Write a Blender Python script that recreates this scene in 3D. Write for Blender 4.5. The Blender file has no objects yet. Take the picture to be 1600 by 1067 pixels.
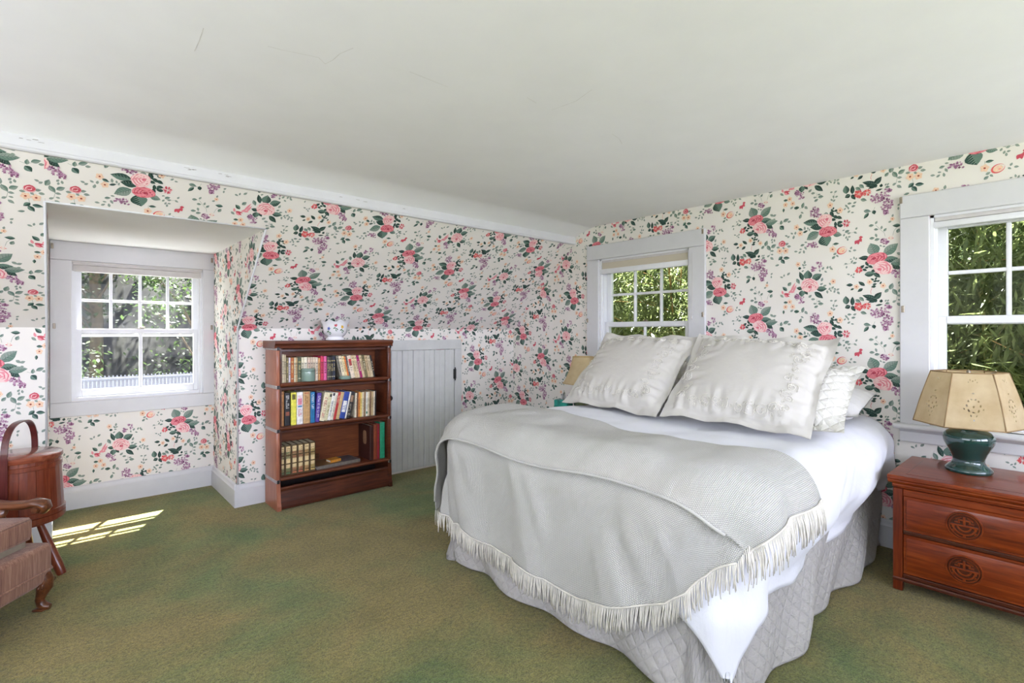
import bpy, bmesh, math, random
import numpy as np
from mathutils import Vector, Matrix, noise as mnoise, geometry as mgeo

S = bpy.context.scene
COL = S.collection
rad = math.radians

# ------------------------------------------------------------------ camera
CAM_H, FPX, YAW, HORIZON = 1.2, 798.0, rad(48.25), 518.6      # calibrated on the 1600x1067 frame
cam_d = bpy.data.cameras.new('camera')
cam = bpy.data.objects.new('camera', cam_d); COL.objects.link(cam)
cam.location = (0, 0, CAM_H)
cam.rotation_euler = (rad(90), 0, YAW - rad(90))
cam_d.sensor_width = 36.0; cam_d.sensor_fit = 'HORIZONTAL'
cam_d.lens = 36.0 * FPX / 1600.0
cam_d.shift_y = (HORIZON - 533.5) / 1600.0
cam_d.clip_start = 0.05; cam_d.clip_end = 300
S.camera = cam

# ------------------------------------------------------------------ light
S.view_settings.view_transform = 'Standard'
S.view_settings.look = 'None'
S.view_settings.gamma = 1.0
S.view_settings.use_curve_mapping = False
S.view_settings.exposure = -0.07

world = bpy.data.worlds.new('world'); S.world = world
world.use_nodes = True
wn = world.node_tree.nodes; wl = world.node_tree.links
wn.clear()
w_out = wn.new('ShaderNodeOutputWorld'); w_bg = wn.new('ShaderNodeBackground'); w_sky = wn.new('ShaderNodeTexSky')
w_sky.sky_type = 'NISHITA'; w_sky.sun_disc = False
w_sky.sun_elevation = rad(57.7); w_sky.sun_rotation = math.atan2(0.442, 0.897)
w_bg.inputs['Strength'].default_value = 1.0
w_hsv = wn.new('ShaderNodeHueSaturation'); w_hsv.inputs['Saturation'].default_value = 0.45      # milky summer sky
wl.new(w_sky.outputs[0], w_hsv.inputs['Color']); wl.new(w_hsv.outputs[0], w_bg.inputs[0]); wl.new(w_bg.outputs[0], w_out.inputs[0])

sun_d = bpy.data.lights.new('sun', 'SUN'); sun_d.energy = 85.0; sun_d.angle = rad(0.5); sun_d.color = (1.0, 0.97, 0.93)
sun = bpy.data.objects.new('sun', sun_d); COL.objects.link(sun)
_el = rad(57.7)
sun_dir = Vector((-0.442 * math.cos(_el), -0.897 * math.cos(_el), -math.sin(_el)))   # read off the window's patch on the carpet
sun.rotation_euler = sun_dir.to_track_quat('-Z', 'Y').to_euler()
sun.location = (6, 12, 12)

def area(name, loc, target, sx, sy, power, color=(1, 1, 1)):
    d = bpy.data.lights.new(name, 'AREA'); d.shape = 'RECTANGLE'; d.size = sx; d.size_y = sy
    d.energy = power; d.color = color
    o = bpy.data.objects.new(name, d); COL.objects.link(o); o.location = loc
    o.rotation_euler = (Vector(target) - Vector(loc)).to_track_quat('-Z', 'Y').to_euler()
    return o
# invented fill lamps outside the added window openings in the walls behind the camera
area('fill_front_openings', (0.6, -5.5, 1.5), (0.9, 2.0, 1.5), 8.0, 2.5, 430, (0.91, 0.905, 1.24))
area('fill_left_openings', (-6.5, 0.6, 1.5), (2.0, 1.3, 1.5), 7.0, 2.5, 75, (0.91, 0.905, 1.24))
area('fill_up_front', (0.6, -4.0, -1.2), (0.6, -0.5, 2.2), 8.0, 3.0, 420, (0.91, 0.905, 1.24))  # invented low lamp that lights the ceiling from below
area('fill_up_left', (-5.0, 0.6, -1.2), (-1.0, 0.6, 2.2), 7.0, 3.0, 1500, (0.91, 0.905, 1.24))  # invented low lamp, the same for the left opening

# ------------------------------------------------------------------ photo geometry (pixel -> direction)
cF = np.array([math.cos(YAW), math.sin(YAW), 0.0]); cR = np.array([math.sin(YAW), -math.cos(YAW), 0.0]); cU = np.array([0, 0, 1.0])
def ray(x, y): return cF + (x - 800.0) / FPX * cR + (HORIZON - y) / FPX * cU
def on_x(x, y, X):
    d = ray(x, y); return np.array([0, 0, CAM_H]) + d * (X / d[0])
def on_y(x, y, Y):
    d = ray(x, y); return np.array([0, 0, CAM_H]) + d * (Y / d[1])
def on_z(x, y, Z):
    d = ray(x, y); return np.array([0, 0, CAM_H]) + d * ((Z - CAM_H) / d[2])

# ------------------------------------------------------------------ helpers: colour, materials
def lin(c):
    return tuple(((v / 255.0) / 12.92 if v / 255.0 <= 0.04045 else ((v / 255.0 + 0.055) / 1.055) ** 2.4) for v in c)
def rgba(c): return (*lin(c), 1.0)

class NT:
    def __init__(self, name):
        self.m = bpy.data.materials.new(name); self.m.use_nodes = True
        self.n = self.m.node_tree.nodes; self.l = self.m.node_tree.links
        self.b = self.n['Principled BSDF']
    def new(self, t, **kw):
        x = self.n.new('ShaderNode' + t)
        for k, v in kw.items(): setattr(x, k, v)
        return x
    def link(self, a, b): self.l.new(a, b)
    def coord(self, kind='Object', scale=(1, 1, 1), rot=(0, 0, 0)):
        tc = self.new('TexCoord'); mp = self.new('Mapping')
        mp.inputs['Scale'].default_value = scale; mp.inputs['Rotation'].default_value = rot
        self.link(tc.outputs[kind], mp.inputs[0]); return mp.outputs[0]
    def noise(self, vec, scale, detail=4, rough=0.55, dist=0.0):
        t = self.new('TexNoise'); t.inputs['Scale'].default_value = scale; t.inputs['Detail'].default_value = detail
        t.inputs['Roughness'].default_value = rough; t.inputs['Distortion'].default_value = dist
        if vec is not None: self.link(vec, t.inputs['Vector'])
        return t.outputs['Fac']
    def ramp(self, fac, stops):
        r = self.new('ValToRGB'); e = r.color_ramp.elements
        while len(e) < len(stops): e.new(0.5)
        for k, (p, c) in enumerate(stops): e[k].position = p; e[k].color = rgba(c)
        self.link(fac, r.inputs[0]); return r.outputs[0]
    def math(self, op, a, b=None, c=None):
        t = self.new('Math'); t.operation = op
        for k, v in enumerate((a, b, c)):
            if v is None: continue
            if isinstance(v, (int, float)): t.inputs[k].default_value = v
            else: self.link(v, t.inputs[k])
        return t.outputs[0]
    def mix(self, fac, a, b):
        t = self.new('Mix'); t.data_type = 'RGBA'
        for k, v in ((0, fac), (6, a), (7, b)):
            if isinstance(v, (int, float)): t.inputs[k].default_value = v
            elif isinstance(v, tuple): t.inputs[k].default_value = v if len(v) == 4 else rgba(v)
            else: self.link(v, t.inputs[k])
        return t.outputs[2]
    def bump(self, h, strength, dist, prev=None):
        t = self.new('Bump'); t.inputs['Strength'].default_value = strength; t.inputs['Distance'].default_value = dist
        self.link(h, t.inputs['Height'])
        if prev is not None: self.link(prev, t.inputs['Normal'])
        return t.outputs[0]
    def done(self, color=None, rough=0.5, normal=None, spec=0.5, sheen=0.0, coat=0.0, metal=0.0):
        if color is not None:
            if isinstance(color, tuple): self.b.inputs['Base Color'].default_value = rgba(color)
            else: self.link(color, self.b.inputs['Base Color'])
        if isinstance(rough, (int, float)): self.b.inputs['Roughness'].default_value = rough
        else: self.link(rough, self.b.inputs['Roughness'])
        self.b.inputs['Specular IOR Level'].default_value = spec
        self.b.inputs['Sheen Weight'].default_value = sheen
        self.b.inputs['Coat Weight'].default_value = coat
        self.b.inputs['Metallic'].default_value = metal
        if normal is not None: self.link(normal, self.b.inputs['Normal'])
        return self.m

_mc = {}
def plain(name, c, rough=0.5, spec=0.5, metal=0.0, coat=0.0, var=0.06, scale=25, bump=0.0):
    if name in _mc: return _mc[name]
    t = NT(name); v = t.coord('Object')
    nz = t.noise(v, scale, 3)
    c2 = tuple(max(0, x * (1 - var)) for x in c); c3 = tuple(min(255, x * (1 + var)) for x in c)
    colr = t.ramp(nz, [(0.3, c2), (0.7, c3)])
    nr = t.bump(nz, 0.2, bump) if bump else None
    _mc[name] = t.done(colr, rough, nr, spec, metal=metal, coat=coat); return _mc[name]

def wood(name, dark, mid, light, axis=2, scale=7.0, rough=0.35, coat=0.2, fleck=0.0):
    if name in _mc: return _mc[name]
    t = NT(name); sc = [11.0, 11.0, 11.0]; sc[axis] = 0.9
    v = t.coord('Object', tuple(sc))
    n1 = t.noise(v, scale, 6, 0.62, 0.6)
    n2 = t.noise(t.coord('Object', (3, 3, 3)), 1.3, 2)
    f = t.math('ADD', t.math('MULTIPLY', n1, 0.7), t.math('MULTIPLY', n2, 0.35))
    colr = t.ramp(f, [(0.33, dark), (0.52, mid), (0.72, light)])
    nr = t.bump(n1, 0.12, 0.002)
    _mc[name] = t.done(colr, rough, nr, 0.32, coat=coat); return _mc[name]

# ------------------------------------------------------------------ helpers: mesh
def obj(name, bm, m, parent=None, smooth=False, sharp=None):
    me = bpy.data.meshes.new(name)
    if isinstance(bm, bmesh.types.BMesh):
        bmesh.ops.recalc_face_normals(bm, faces=bm.faces)
        bm.to_mesh(me); bm.free()
    else:
        me.from_pydata(*bm); me.update()
    for x in (m if isinstance(m, (list, tuple)) else [m]): me.materials.append(x)
    if smooth:
        me.polygons.foreach_set('use_smooth', [True] * len(me.polygons))
        if sharp: me.set_sharp_from_angle(angle=rad(sharp))
    o = bpy.data.objects.new(name, me); COL.objects.link(o)
    if parent is not None: o.parent = parent
    return o
def empty(name, loc=(0, 0, 0), rz=0.0, parent=None):
    o = bpy.data.objects.new(name, None); COL.objects.link(o); o.empty_display_size = 0.1
    o.location = loc; o.rotation_euler = (0, 0, rz)
    if parent is not None: o.parent = parent
    return o
def tag(o, label=None, cat=None, group=None, kind=None):
    if label: o['label'] = label
    if cat: o['category'] = cat
    if group: o['group'] = group
    if kind: o['kind'] = kind
    return o
def dup(o, parent=None):
    c = o.copy(); COL.objects.link(c); c.parent = parent
    for ch in o.children: dup(ch, c)
    return c

def box(bm, x0, x1, y0, y1, z0, z1, bev=0.0, seg=2):
    if x1 < x0: x0, x1 = x1, x0
    if y1 < y0: y0, y1 = y1, y0
    if z1 < z0: z0, z1 = z1, z0
    vs = [bm.verts.new((x, y, z)) for z in (z0, z1) for x, y in ((x0, y0), (x1, y0), (x1, y1), (x0, y1))]
    fs = [bm.faces.new([vs[i] for i in q]) for q in ((3, 2, 1, 0), (4, 5, 6, 7), (0, 1, 5, 4), (1, 2, 6, 5), (2, 3, 7, 6), (3, 0, 4, 7))]
    if bev > 0:
        es = list({e for f in fs for e in f.edges})
        bmesh.ops.bevel(bm, geom=es, offset=bev, segments=seg, affect='EDGES', profile=0.5)
def boxo(name, x0, x1, y0, y1, z0, z1, m, parent=None, bev=0.0, seg=2):
    bm = bmesh.new(); box(bm, x0, x1, y0, y1, z0, z1, bev, seg)
    return obj(name, bm, m, parent, smooth=bev > 0, sharp=35)
def poly(bm, pts):
    return bm.faces.new([bm.verts.new(p) for p in pts])
def prism(bm, pts, off):
    """closed solid: polygon pts (3D) extruded by off"""
    off = Vector(off); a = [bm.verts.new(p) for p in pts]; b = [bm.verts.new(Vector(p) + off) for p in pts]
    bm.faces.new(a); bm.faces.new(b[::-1]); n = len(pts)
    for i in range(n): bm.faces.new((a[i], a[(i + 1) % n], b[(i + 1) % n], b[i]))
def lathe(bm, prof, seg=32, c=(0, 0, 0), cap=True, fn=None):
    """prof: (radius, z) list; fn(angle, r, z) -> r scales the section"""
    rings = []
    for r, z in prof:
        ring = []
        for k in range(seg):
            a = 2 * math.pi * k / seg
            rr, zz = (r, z) if fn is None else fn(a, r, z)
            ring.append(bm.verts.new((c[0] + rr * math.cos(a), c[1] + rr * math.sin(a), c[2] + zz)))
        rings.append(ring)
    for a, b in zip(rings, rings[1:]):
        for k in range(seg): bm.faces.new((a[k], a[(k + 1) % seg], b[(k + 1) % seg], b[k]))
    if cap:
        bm.faces.new(rings[0][::-1]); bm.faces.new(rings[-1])
def tube(bm, pts, r, seg=8, cap=True, flat=None):
    """swept tube; r number or list; flat=(w,h) scale of section"""
    pts = [Vector(p) for p in pts]; n = len(pts)
    rs = r if isinstance(r, (list, tuple)) else [r] * n
    prev = None; rings = []
    for i, p in enumerate(pts):
        t = (pts[min(i + 1, n - 1)] - pts[max(i - 1, 0)]).normalized()
        if prev is None:
            u = t.orthogonal().normalized() if abs(t.z) > 0.9 else t.cross(Vector((0, 0, 1))).normalized()
        else:
            u = (prev - t * prev.dot(t)).normalized()
        prev = u; w = t.cross(u)
        fx, fy = flat if flat else (1, 1)
        rings.append([bm.verts.new(p + u * (rs[i] * fx * math.cos(2 * math.pi * k / seg)) + w * (rs[i] * fy * math.sin(2 * math.pi * k / seg))) for k in range(seg)])
    for a, b in zip(rings, rings[1:]):
        for k in range(seg): bm.faces.new((a[k], a[(k + 1) % seg], b[(k + 1) % seg], b[k]))
    if cap and seg > 2:
        bm.faces.new(rings[0][::-1]); bm.faces.new(rings[-1])
def sweep(bm, prof, a, b, up=(0, 0, 1), out=(0, -1, 0)):
    """profile (o,z) list swept straight from a to b; o along out, z along up"""
    a, b, up, out = Vector(a), Vector(b), Vector(up), Vector(out)
    A = [bm.verts.new(a + out * o + up * z) for o, z in prof]; B = [bm.verts.new(b + out * o + up * z) for o, z in prof]
    n = len(prof)
    for i in range(n): bm.faces.new((A[i], A[(i + 1) % n], B[(i + 1) % n], B[i]))
    bm.faces.new(A[::-1]); bm.faces.new(B)
def ss(a, b, x):
    t = min(1.0, max(0.0, (x - a) / (b - a))); return t * t * (3 - 2 * t)
def nz(x, y=0.0, z=0.0): return mnoise.noise(Vector((x, y, z)))

# ------------------------------------------------------------------ materials of the shell
def paper_mat():
    t = NT('wallpaper'); v = t.coord('Object')
    n = t.noise(v, 3.0, 3); f = t.noise(v, 420.0, 2)
    c = t.ramp(n, [(0.3, (232, 227, 220)), (0.7, (237, 233, 227))])
    return t.done(c, 0.62, t.bump(f, 0.08, 0.001), 0.3)
M_PAPER = paper_mat()
M_WHITE = plain('white_paint', (210, 210, 212), 0.42, 0.5, var=0.012, scale=9)
M_CEIL = plain('ceiling_plaster', (243, 243, 243), 0.75, 0.25, var=0.008, scale=4)
M_CRACK = plain('plaster_crack', (222, 220, 216), 0.9, 0.1)
M_BEAD = plain('beadboard_paint', (204, 205, 203), 0.45, 0.4, var=0.02, scale=12)
M_VINYL = plain('vinyl_sash', (230, 231, 234), 0.35, 0.5, var=0.008)
M_BLACK = plain('black_iron', (28, 27, 27), 0.4, 0.5)
M_BRASS = plain('worn_bracket_metal', (150, 140, 125), 0.4, 0.5, metal=0.8)
def carpet_mat():
    t = NT('carpet'); v = t.coord('Object')
    big = t.noise(v, 1.15, 4, 0.6, 0.4); mid = t.noise(v, 4.2, 4, 0.6); fine = t.noise(v, 170.0, 3, 0.7); tuft = t.noise(v, 60.0, 3, 0.7)
    green = t.ramp(mid, [(0.3, (104, 124, 62)), (0.7, (136, 152, 86))])
    olive = t.ramp(mid, [(0.3, (146, 132, 68)), (0.7, (172, 154, 88))])
    f = t.ramp(big, [(0.36, (0, 0, 0)), (0.56, (255, 255, 255))])
    c = t.mix(f, green, olive)
    tm = t.new('Mix'); tm.data_type = 'RGBA'; tm.blend_type = 'MULTIPLY'; tm.inputs[0].default_value = 1.0
    t.link(c, tm.inputs[6]); t.link(t.ramp(t.math('ADD', t.math('MULTIPLY', fine, 0.6), t.math('MULTIPLY', tuft, 0.4)), [(0.34, (118, 118, 118)), (0.62, (255, 255, 255))]), tm.inputs[7])
    b = t.bump(tuft, 0.5, 0.012); b = t.bump(fine, 0.8, 0.006, b)
    return t.done(tm.outputs[2], 0.95, b, 0.1, sheen=0.2)
M_CARPET = carpet_mat()
def glass_mat(name, refl, tint=(250, 253, 252), haze=0.0, haze_col=(200, 205, 215)):
    t = NT(name); t.n.remove(t.b)
    out = t.n['Material Output']; tr = t.new('BsdfTransparent'); gl = t.new('BsdfGlossy'); mx = t.new('MixShader'); lw = t.new('Fresnel')
    tr.inputs[0].default_value = rgba(tint); gl.inputs['Roughness'].default_value = 0.02; lw.inputs['IOR'].default_value = refl
    t.link(lw.outputs[0], mx.inputs[0]); t.link(tr.outputs[0], mx.inputs[1]); t.link(gl.outputs[0], mx.inputs[2])
    last = mx.outputs[0]
    if haze:
        df = t.new('BsdfDiffuse'); df.inputs[0].default_value = rgba(haze_col); m2 = t.new('MixShader'); m2.inputs[0].default_value = haze
        t.link(last, m2.inputs[1]); t.link(df.outputs[0], m2.inputs[2]); last = m2.outputs[0]
    t.link(last, out.inputs['Surface']); return t.m
M_GLASS = glass_mat('window_glass', 1.15)
M_SCREEN = glass_mat('insect_screen', 1.02, (255, 255, 255), 0.24, (74, 76, 86))

# ------------------------------------------------------------------ room dimensions (metres)
XG, YK, ZK = 3.477, 3.875, 1.225             # gable wall, knee wall, knee wall height
SLOPE = 0.9325; YT, ZT = 3.06, 1.225 + (3.875 - 3.06) * 0.9325   # top of the slope at the trim
ZC = 2.112                                   # ceiling
XL, YF = -2.4, -1.5                          # walls behind the camera
DX0, DX1, YD, ZD = -0.04, 0.93, 4.57, 1.812   # dormer
YS = YK - (ZD - ZK) / SLOPE                  # where the dormer ceiling meets the slope
W1 = (1.93, 2.765); W2 = (-0.288, 0.547); WZ0, WZ1 = 0.71, 1.82
TH = 0.14
def slope_z(y): return ZK + (YK - y) * SLOPE

# ------------------------------------------------------------------ wallpaper print (one repeat, drawn from flat shapes)
INK = {'dg': (52, 80, 72), 'dg2': (38, 62, 56), 'mg': (104, 130, 118), 'pg': (142, 156, 146), 'vein': (160, 176, 164), 'stem': (140, 152, 140),
       'red': (204, 84, 100), 'redd': (168, 54, 76), 'redl': (230, 138, 148), 'pink': (232, 150, 160), 'pinkp': (247, 208, 206), 'pinkm': (222, 112, 130),
       'lil': (158, 110, 142), 'lild': (120, 72, 106), 'lill': (192, 154, 178), 'pea': (240, 206, 178), 'peac': (164, 76, 60), 'cor': (226, 98, 98), 'corl': (240, 150, 140)}
INK_IDS = list(INK)
M_INK = [plain('ink_' + k, c, 0.62, 0.3, var=0.05, scale=160) for k, c in INK.items()]
V1 = np.array([0.673, 0.326]); V2 = np.array([0.0, 0.652])          # half-drop lattice of the repeat
rng = random.Random(7)
PRINT = []                                                        # (points Nx2, ink index, layer)
def ink(pts, k, layer): PRINT.append((np.asarray(pts, float), INK_IDS.index(k), layer))
def crop(x0, y0, k=10.67):
    def f(x, y):
        P = on_x(x0 + x / k, y0 + y / k, XG); return np.array([-P[1], P[2]])
    f.s = abs(f(560, 500)[0] - f(460, 500)[0]) / 100.0            # metres per crop pixel
    return f
def leaf(c, base, tip, w, k='dg', layer=1, veins=True):
    b, e = c(*base), c(*tip); w = w * c.s * 1.08; ax = e - b; L = np.linalg.norm(ax); ax = ax / L; no = np.array([-ax[1], ax[0]])
    prof = [(0, .04), (.12, .55), (.3, .93), (.48, 1.0), (.66, .82), (.84, .42), (1, 0)]
    up = [b + ax * L * t + no * w * .5 * h for t, h in prof]; dn = [b + ax * L * t - no * w * .5 * h for t, h in prof[-2::-1]]
    ink(up + dn, k, layer)
    if veins and w > 0.008:
        half = up + [b + ax * L * t for t in (.8, .5, .2)]
        ink(half, {'dg': 'dg2', 'mg': 'dg', 'pg': 'mg', 'dg2': 'dg'}[k] if w < .03 else {'dg': 'mg', 'mg': 'pg', 'pg': 'mg', 'dg2': 'dg'}[k], layer + .1)
        vk = {'dg': 'mg', 'mg': 'dg', 'pg': 'stem', 'dg2': 'dg'}[k]; wv = max(.0006, w * .022)
        ink([b - no * wv, b + ax * L * .95, b + no * wv], vk, layer + .2)
        if w > 0.022:
            for t in (.16, .32, .48, .64, .78):
                hw = .5 * w * (1 - abs(t - .42) ** 1.5 * 1.6) * .84
                for s in (1, -1):
                    p = b + ax * L * t; q = p + ax * L * .13 + no * s * hw
                    ink([p - ax * wv * .9, q, p + ax * wv * .9], vk if s > 0 else 'vein', layer + .2)
def blob(c, p, rx, ry, k, layer, rot=0.0, n=14, wob=.10):
    p = c(*p); rx *= c.s; ry *= c.s * 1.12; ph = rng.random() * 6; cr, sr = math.cos(rot), math.sin(rot); out = []
    for i in range(n):
        a = 2 * math.pi * i / n; r = 1 + wob * math.sin(3 * a + ph) + wob * .8 * math.sin(5 * a + 2 * ph)
        x, y = rx * r * math.cos(a), ry * r * math.sin(a); out.append(p + np.array([x * cr - y * sr, x * sr + y * cr]))
    ink(out, k, layer)
def crescent(p, rx, ry, rot, a0, a1, r0, r1, k, layer, n=7):
    cr, sr = math.cos(rot), math.sin(rot)
    def P(a, r):
        x, y = rx * r * math.cos(a), ry * r * math.sin(a); return p + np.array([x * cr - y * sr, x * sr + y * cr])
    o = [P(a0 + (a1 - a0) * i / n, r1) for i in range(n + 1)]
    i_ = [P(a1 + (a0 - a1) * i / n, r1 - (r1 - r0) * math.sin(math.pi * i / n)) for i in range(1, n)]
    ink(o + i_, k, layer)
def rose(c, p, rx, ry, pal, rot=0.0, layer=3, off=(0.0, 0.0)):
    base, dark, light = pal
    blob(c, p, rx, ry, base, layer, rot, 18, .045)
    q = c(*p); rx *= c.s; ry *= c.s * 1.12
    for ring, (r0, r1, m) in enumerate(((.70, .98, 6), (.50, .80, 5), (.30, .60, 4), (.12, .38, 3))):
        cc = q + np.array([off[0] * rx, off[1] * ry]) * (ring / 3.0)
        for j in range(m):
            a = 2 * math.pi * (j + .37 * ring) / m + rng.uniform(-.15, .15); w = 2 * math.pi / m * .52
            crescent(cc, rx, ry, rot, a - w, a + w, r0, r1, light, layer + .1 + .02 * ring)
            crescent(cc, rx, ry, rot, a - w * .8, a + w * .8, r0 - .02, r0 + .09, dark, layer + .11 + .02 * ring)
    cc = q + np.array([off[0] * rx, off[1] * ry]); crescent(cc, rx, ry, rot, 0, 6.2, .0, .13, dark, layer + .22, 8)
def lilac(c, ells, n, layer=2):
    for cx, cy, rx, ry in ells:
        for _ in range(n):
            a, r = rng.random() * 6.283, math.sqrt(rng.random()); p = c(cx + rx * r * math.cos(a), cy + ry * r * math.sin(a))
            s = rng.uniform(.0050, .0076); ph = rng.random(); k = rng.choice(('lil', 'lil', 'lild', 'lill', 'lill', 'lill', 'lil'))
            ink([p + s * (1 if i % 2 else .55) * np.array([math.cos(ph + i * .785), math.sin(ph + i * .785)]) for i in range(8)], k, layer + rng.choice((0, .1, .2, .3)))
def burst(c, p, r, k, kl, layer=2, n=13):
    q = c(*p); r *= c.s
    for i in range(n):
        a = 2 * math.pi * i / n + rng.uniform(-.2, .2); rr = r * rng.uniform(.7, 1.05); d = np.array([math.cos(a), math.sin(a)]); o = np.array([-d[1], d[0]])
        ink([q + d * rr * .15, q + d * rr * .7 + o * r * .16, q + d * rr, q + d * rr * .7 - o * r * .16], k if i % 3 else kl, layer + (i % 3) * .1)
def peach(c, p, r=44, layer=2):
    q = c(*p); R = r * c.s; ph = rng.random() * 6
    ink([q + R * (1 + .16 * math.cos(5 * a + ph)) * np.array([math.cos(a), 1.1 * math.sin(a)]) for a in np.linspace(0, 6.283, 20, endpoint=False)], 'pea', layer)
    ink([q + R * .30 * np.array([math.cos(a), math.sin(a)]) for a in np.linspace(0, 6.283, 7, endpoint=False)], 'peac', layer + .1)
def leaves(c, lst, k='pg', layer=1):
    for it in lst:
        x, y = it[0], it[1]; L = it[2] if len(it) > 2 else 46; a = rad(it[3]) if len(it) > 3 else rng.random() * 6.28
        dx, dy = math.cos(a) * L / 2, -math.sin(a) * L / 2
        dx *= 1.2; dy *= 1.2; leaf(c, (x - dx, y - dy), (x + dx, y + dy), L * .66, k, layer, veins=L > 60)
def twig(c, pts, k='stem', w=.0007, layer=.5):
    p = [c(*q) for q in pts]
    for a, b in zip(p, p[1:]):
        d = b - a; d = d / (np.linalg.norm(d) + 1e-9); n = np.array([-d[1], d[0]]) * w; ink([a - n, b - n, b + n, a + n], k, layer)
RED, PNK = ('red', 'redd', 'redl'), ('pink', 'pinkm', 'pinkp')
# bouquet of a red and a striped pink rose
c = crop(1320, 370)
ANCHOR_A = c(530, 355)
leaf(c, (520, 300), (425, 108), 200, 'mg', 1); leaf(c, (650, 300), (888, 105), 165, 'mg', 1); leaf(c, (415, 350), (228, 356), 85, 'dg', 1)
leaf(c, (640, 395), (892, 352), 120, 'dg', 1.3); leaf(c, (770, 440), (1045, 392), 125, 'mg', 1.6); leaf(c, (770, 450), (935, 540), 95, 'dg2', 1.1)
rose(c, (530, 358), 175, 98, RED, rad(16), 3, (-.25, .0)); rose(c, (640, 515), 165, 118, PNK, rad(-22), 3.5, (-.35, -.2))
burst(c, (235, 555), 80, 'cor', 'red')
leaves(c, [(290, 500, 80, 40), (372, 452, 75, 300), (368, 512, 62, 10), (432, 498, 70, 330), (335, 552, 66, 340), (485, 565, 80, 20), (420, 620, 150, 5), (540, 640, 110, 325), (460, 710, 55, 150), (505, 740, 60, 200), (500, 790, 60, 15), (480, 830, 70, 190), (560, 735, 50, 20), (600, 765, 44, 60), (520, 695, 50, 60)], 'dg', 1.5)
lilac(c, [(860, 580, 85, 55), (900, 640, 60, 55), (960, 670, 60, 40)], 17)
for p in ((415, 752), (195, 832), (640, 815)): peach(c, p)
leaf(c, (135, 802), (22, 805), 60, 'dg'); leaf(c, (335, 815), (228, 746), 60, 'dg'); leaf(c, (152, 860), (92, 890), 36, 'dg'); leaf(c, (300, 860), (212, 918), 55, 'dg')
leaves(c, [(120, 412, 50, 60), (168, 436, 62, 15), (155, 350, 40, 100), (190, 366, 42, 70), (104, 372, 34, 10), (20, 450, 46, 0), (30, 505, 40, 80), (60, 625, 44, 170), (142, 672, 40, 330), (108, 645, 36, 220), (152, 622, 40, 70)])
twig(c, [(170, 430), (60, 450), (-20, 470)])
lilac(c, [(662, 75, 72, 46)], 24); leaves(c, [(455, 25, 76, 10), (540, 45, 76, 15), (600, 150, 40, 330), (655, 160, 44, 0)])
burst(c, (770, 22), 50, 'pea', 'cor', 2, 6)
for p, q in (((205, 60), (165, 110)), ((225, 50), (225, 115)), ((245, 30), (285, 70))): leaf(c, p, q, 46, 'dg', 1.0, False); PRINT[-1] = (PRINT[-1][0], INK_IDS.index('red'), 1.4)
twig(c, [(440, 950), (432, 910), (448, 870), (450, 850)], 'cor', .0009)
c = crop(1150, 310)
leaf(c, (790, 392), (884, 338), 52, 'pg'); leaf(c, (735, 462), (798, 522), 70, 'mg'); leaves(c, [(756, 402, 62, 85), (888, 388, 52, 15), (600, 285, 56, 330), (645, 285, 54, 30), (640, 348, 34, 0)])
leaves(c, [(505, 750, 84, 70), (450, 815, 62, 50), (548, 830, 84, 305), (628, 795, 84, 35), (605, 875, 50, 0), (600, 935, 38, 170), (540, 962, 46, 40), (600, 1002, 58, 325), (600, 690, 40, 60), (640, 700, 40, 100), (605, 730, 36, 80)])
twig(c, [(690, 420), (740, 430), (800, 400)]); twig(c, [(560, 960), (575, 880), (540, 800), (505, 760)])
leaves(c, [(930, 585, 40, 150), (990, 578, 44, 80), (960, 650, 48, 80), (876, 642, 44, 40), (838, 625, 42, 160)])
# small rose with two peach flowers
blob(c, (770, 762), 58, 48, 'red', 2, 0, 12, .05); q = c(770, 762)
for r, a in ((.95, 2.6), (.66, .4), (.40, 3.2)): crescent(q, 58 * c.s, 52 * c.s, 0, a, a + 3.9, r - .2, r, 'pinkp', 2.2, 10)
peach(c, (730, 878), 44); peach(c, (830, 875), 44)
leaf(c, (772, 968), (706, 1032), 52, 'mg'); leaf(c, (790, 995), (898, 995), 50, 'mg'); leaf(c, (752, 1018), (812, 1090), 56, 'mg'); leaf(c, (720, 1105), (650, 1125), 30, 'pg')
twig(c, [(755, 900), (765, 960), (770, 1010)]); leaves(c, [(850, 760, 56, 20), (886, 800, 56, 0), (704, 820, 50, 0), (795, 830, 40, 330)])
# bouquet of a pink over a red rose
c = crop(1240, 310)
lilac(c, [(350, 200, 75, 60), (345, 285, 95, 55), (400, 265, 60, 50)], 18)
leaf(c, (405, 400), (160, 408), 118, 'dg', 1); leaf(c, (490, 470), (275, 482), 115, 'dg2', 1.2); leaf(c, (415, 560), (218, 695), 150, 'mg', 1); leaf(c, (490, 620), (562, 795), 205, 'dg', 1.4); leaf(c, (655, 590), (805, 612), 88, 'mg', 1.1)
leaf(c, (540, 290), (540, 228), 70, 'pg', 1, False)
rose(c, (570, 552), 150, 88, RED, 0, 3, (.15, -.1)); rose(c, (520, 372), 122, 112, PNK, rad(-30), 3.5, (.3, .15))
burst(c, (880, 415), 76, 'red', 'pink')
leaves(c, [(700, 425, 70, 100), (775, 400, 80, 10), (778, 455, 80, 190), (700, 488, 64, 300), (745, 432, 50, 90), (640, 268, 90, 300), (705, 312, 80, 330), (765, 320, 80, 340), (668, 355, 70, 350), (640, 200, 50, 110), (705, 205, 60, 200), (742, 240, 50, 330), (665, 165, 40, 70), (660, 215, 50, 0)], 'dg', 1.5)
for p in ((610, 115), (775, 200), (50, 482), (110, 585)): peach(c, p, 46)
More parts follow.
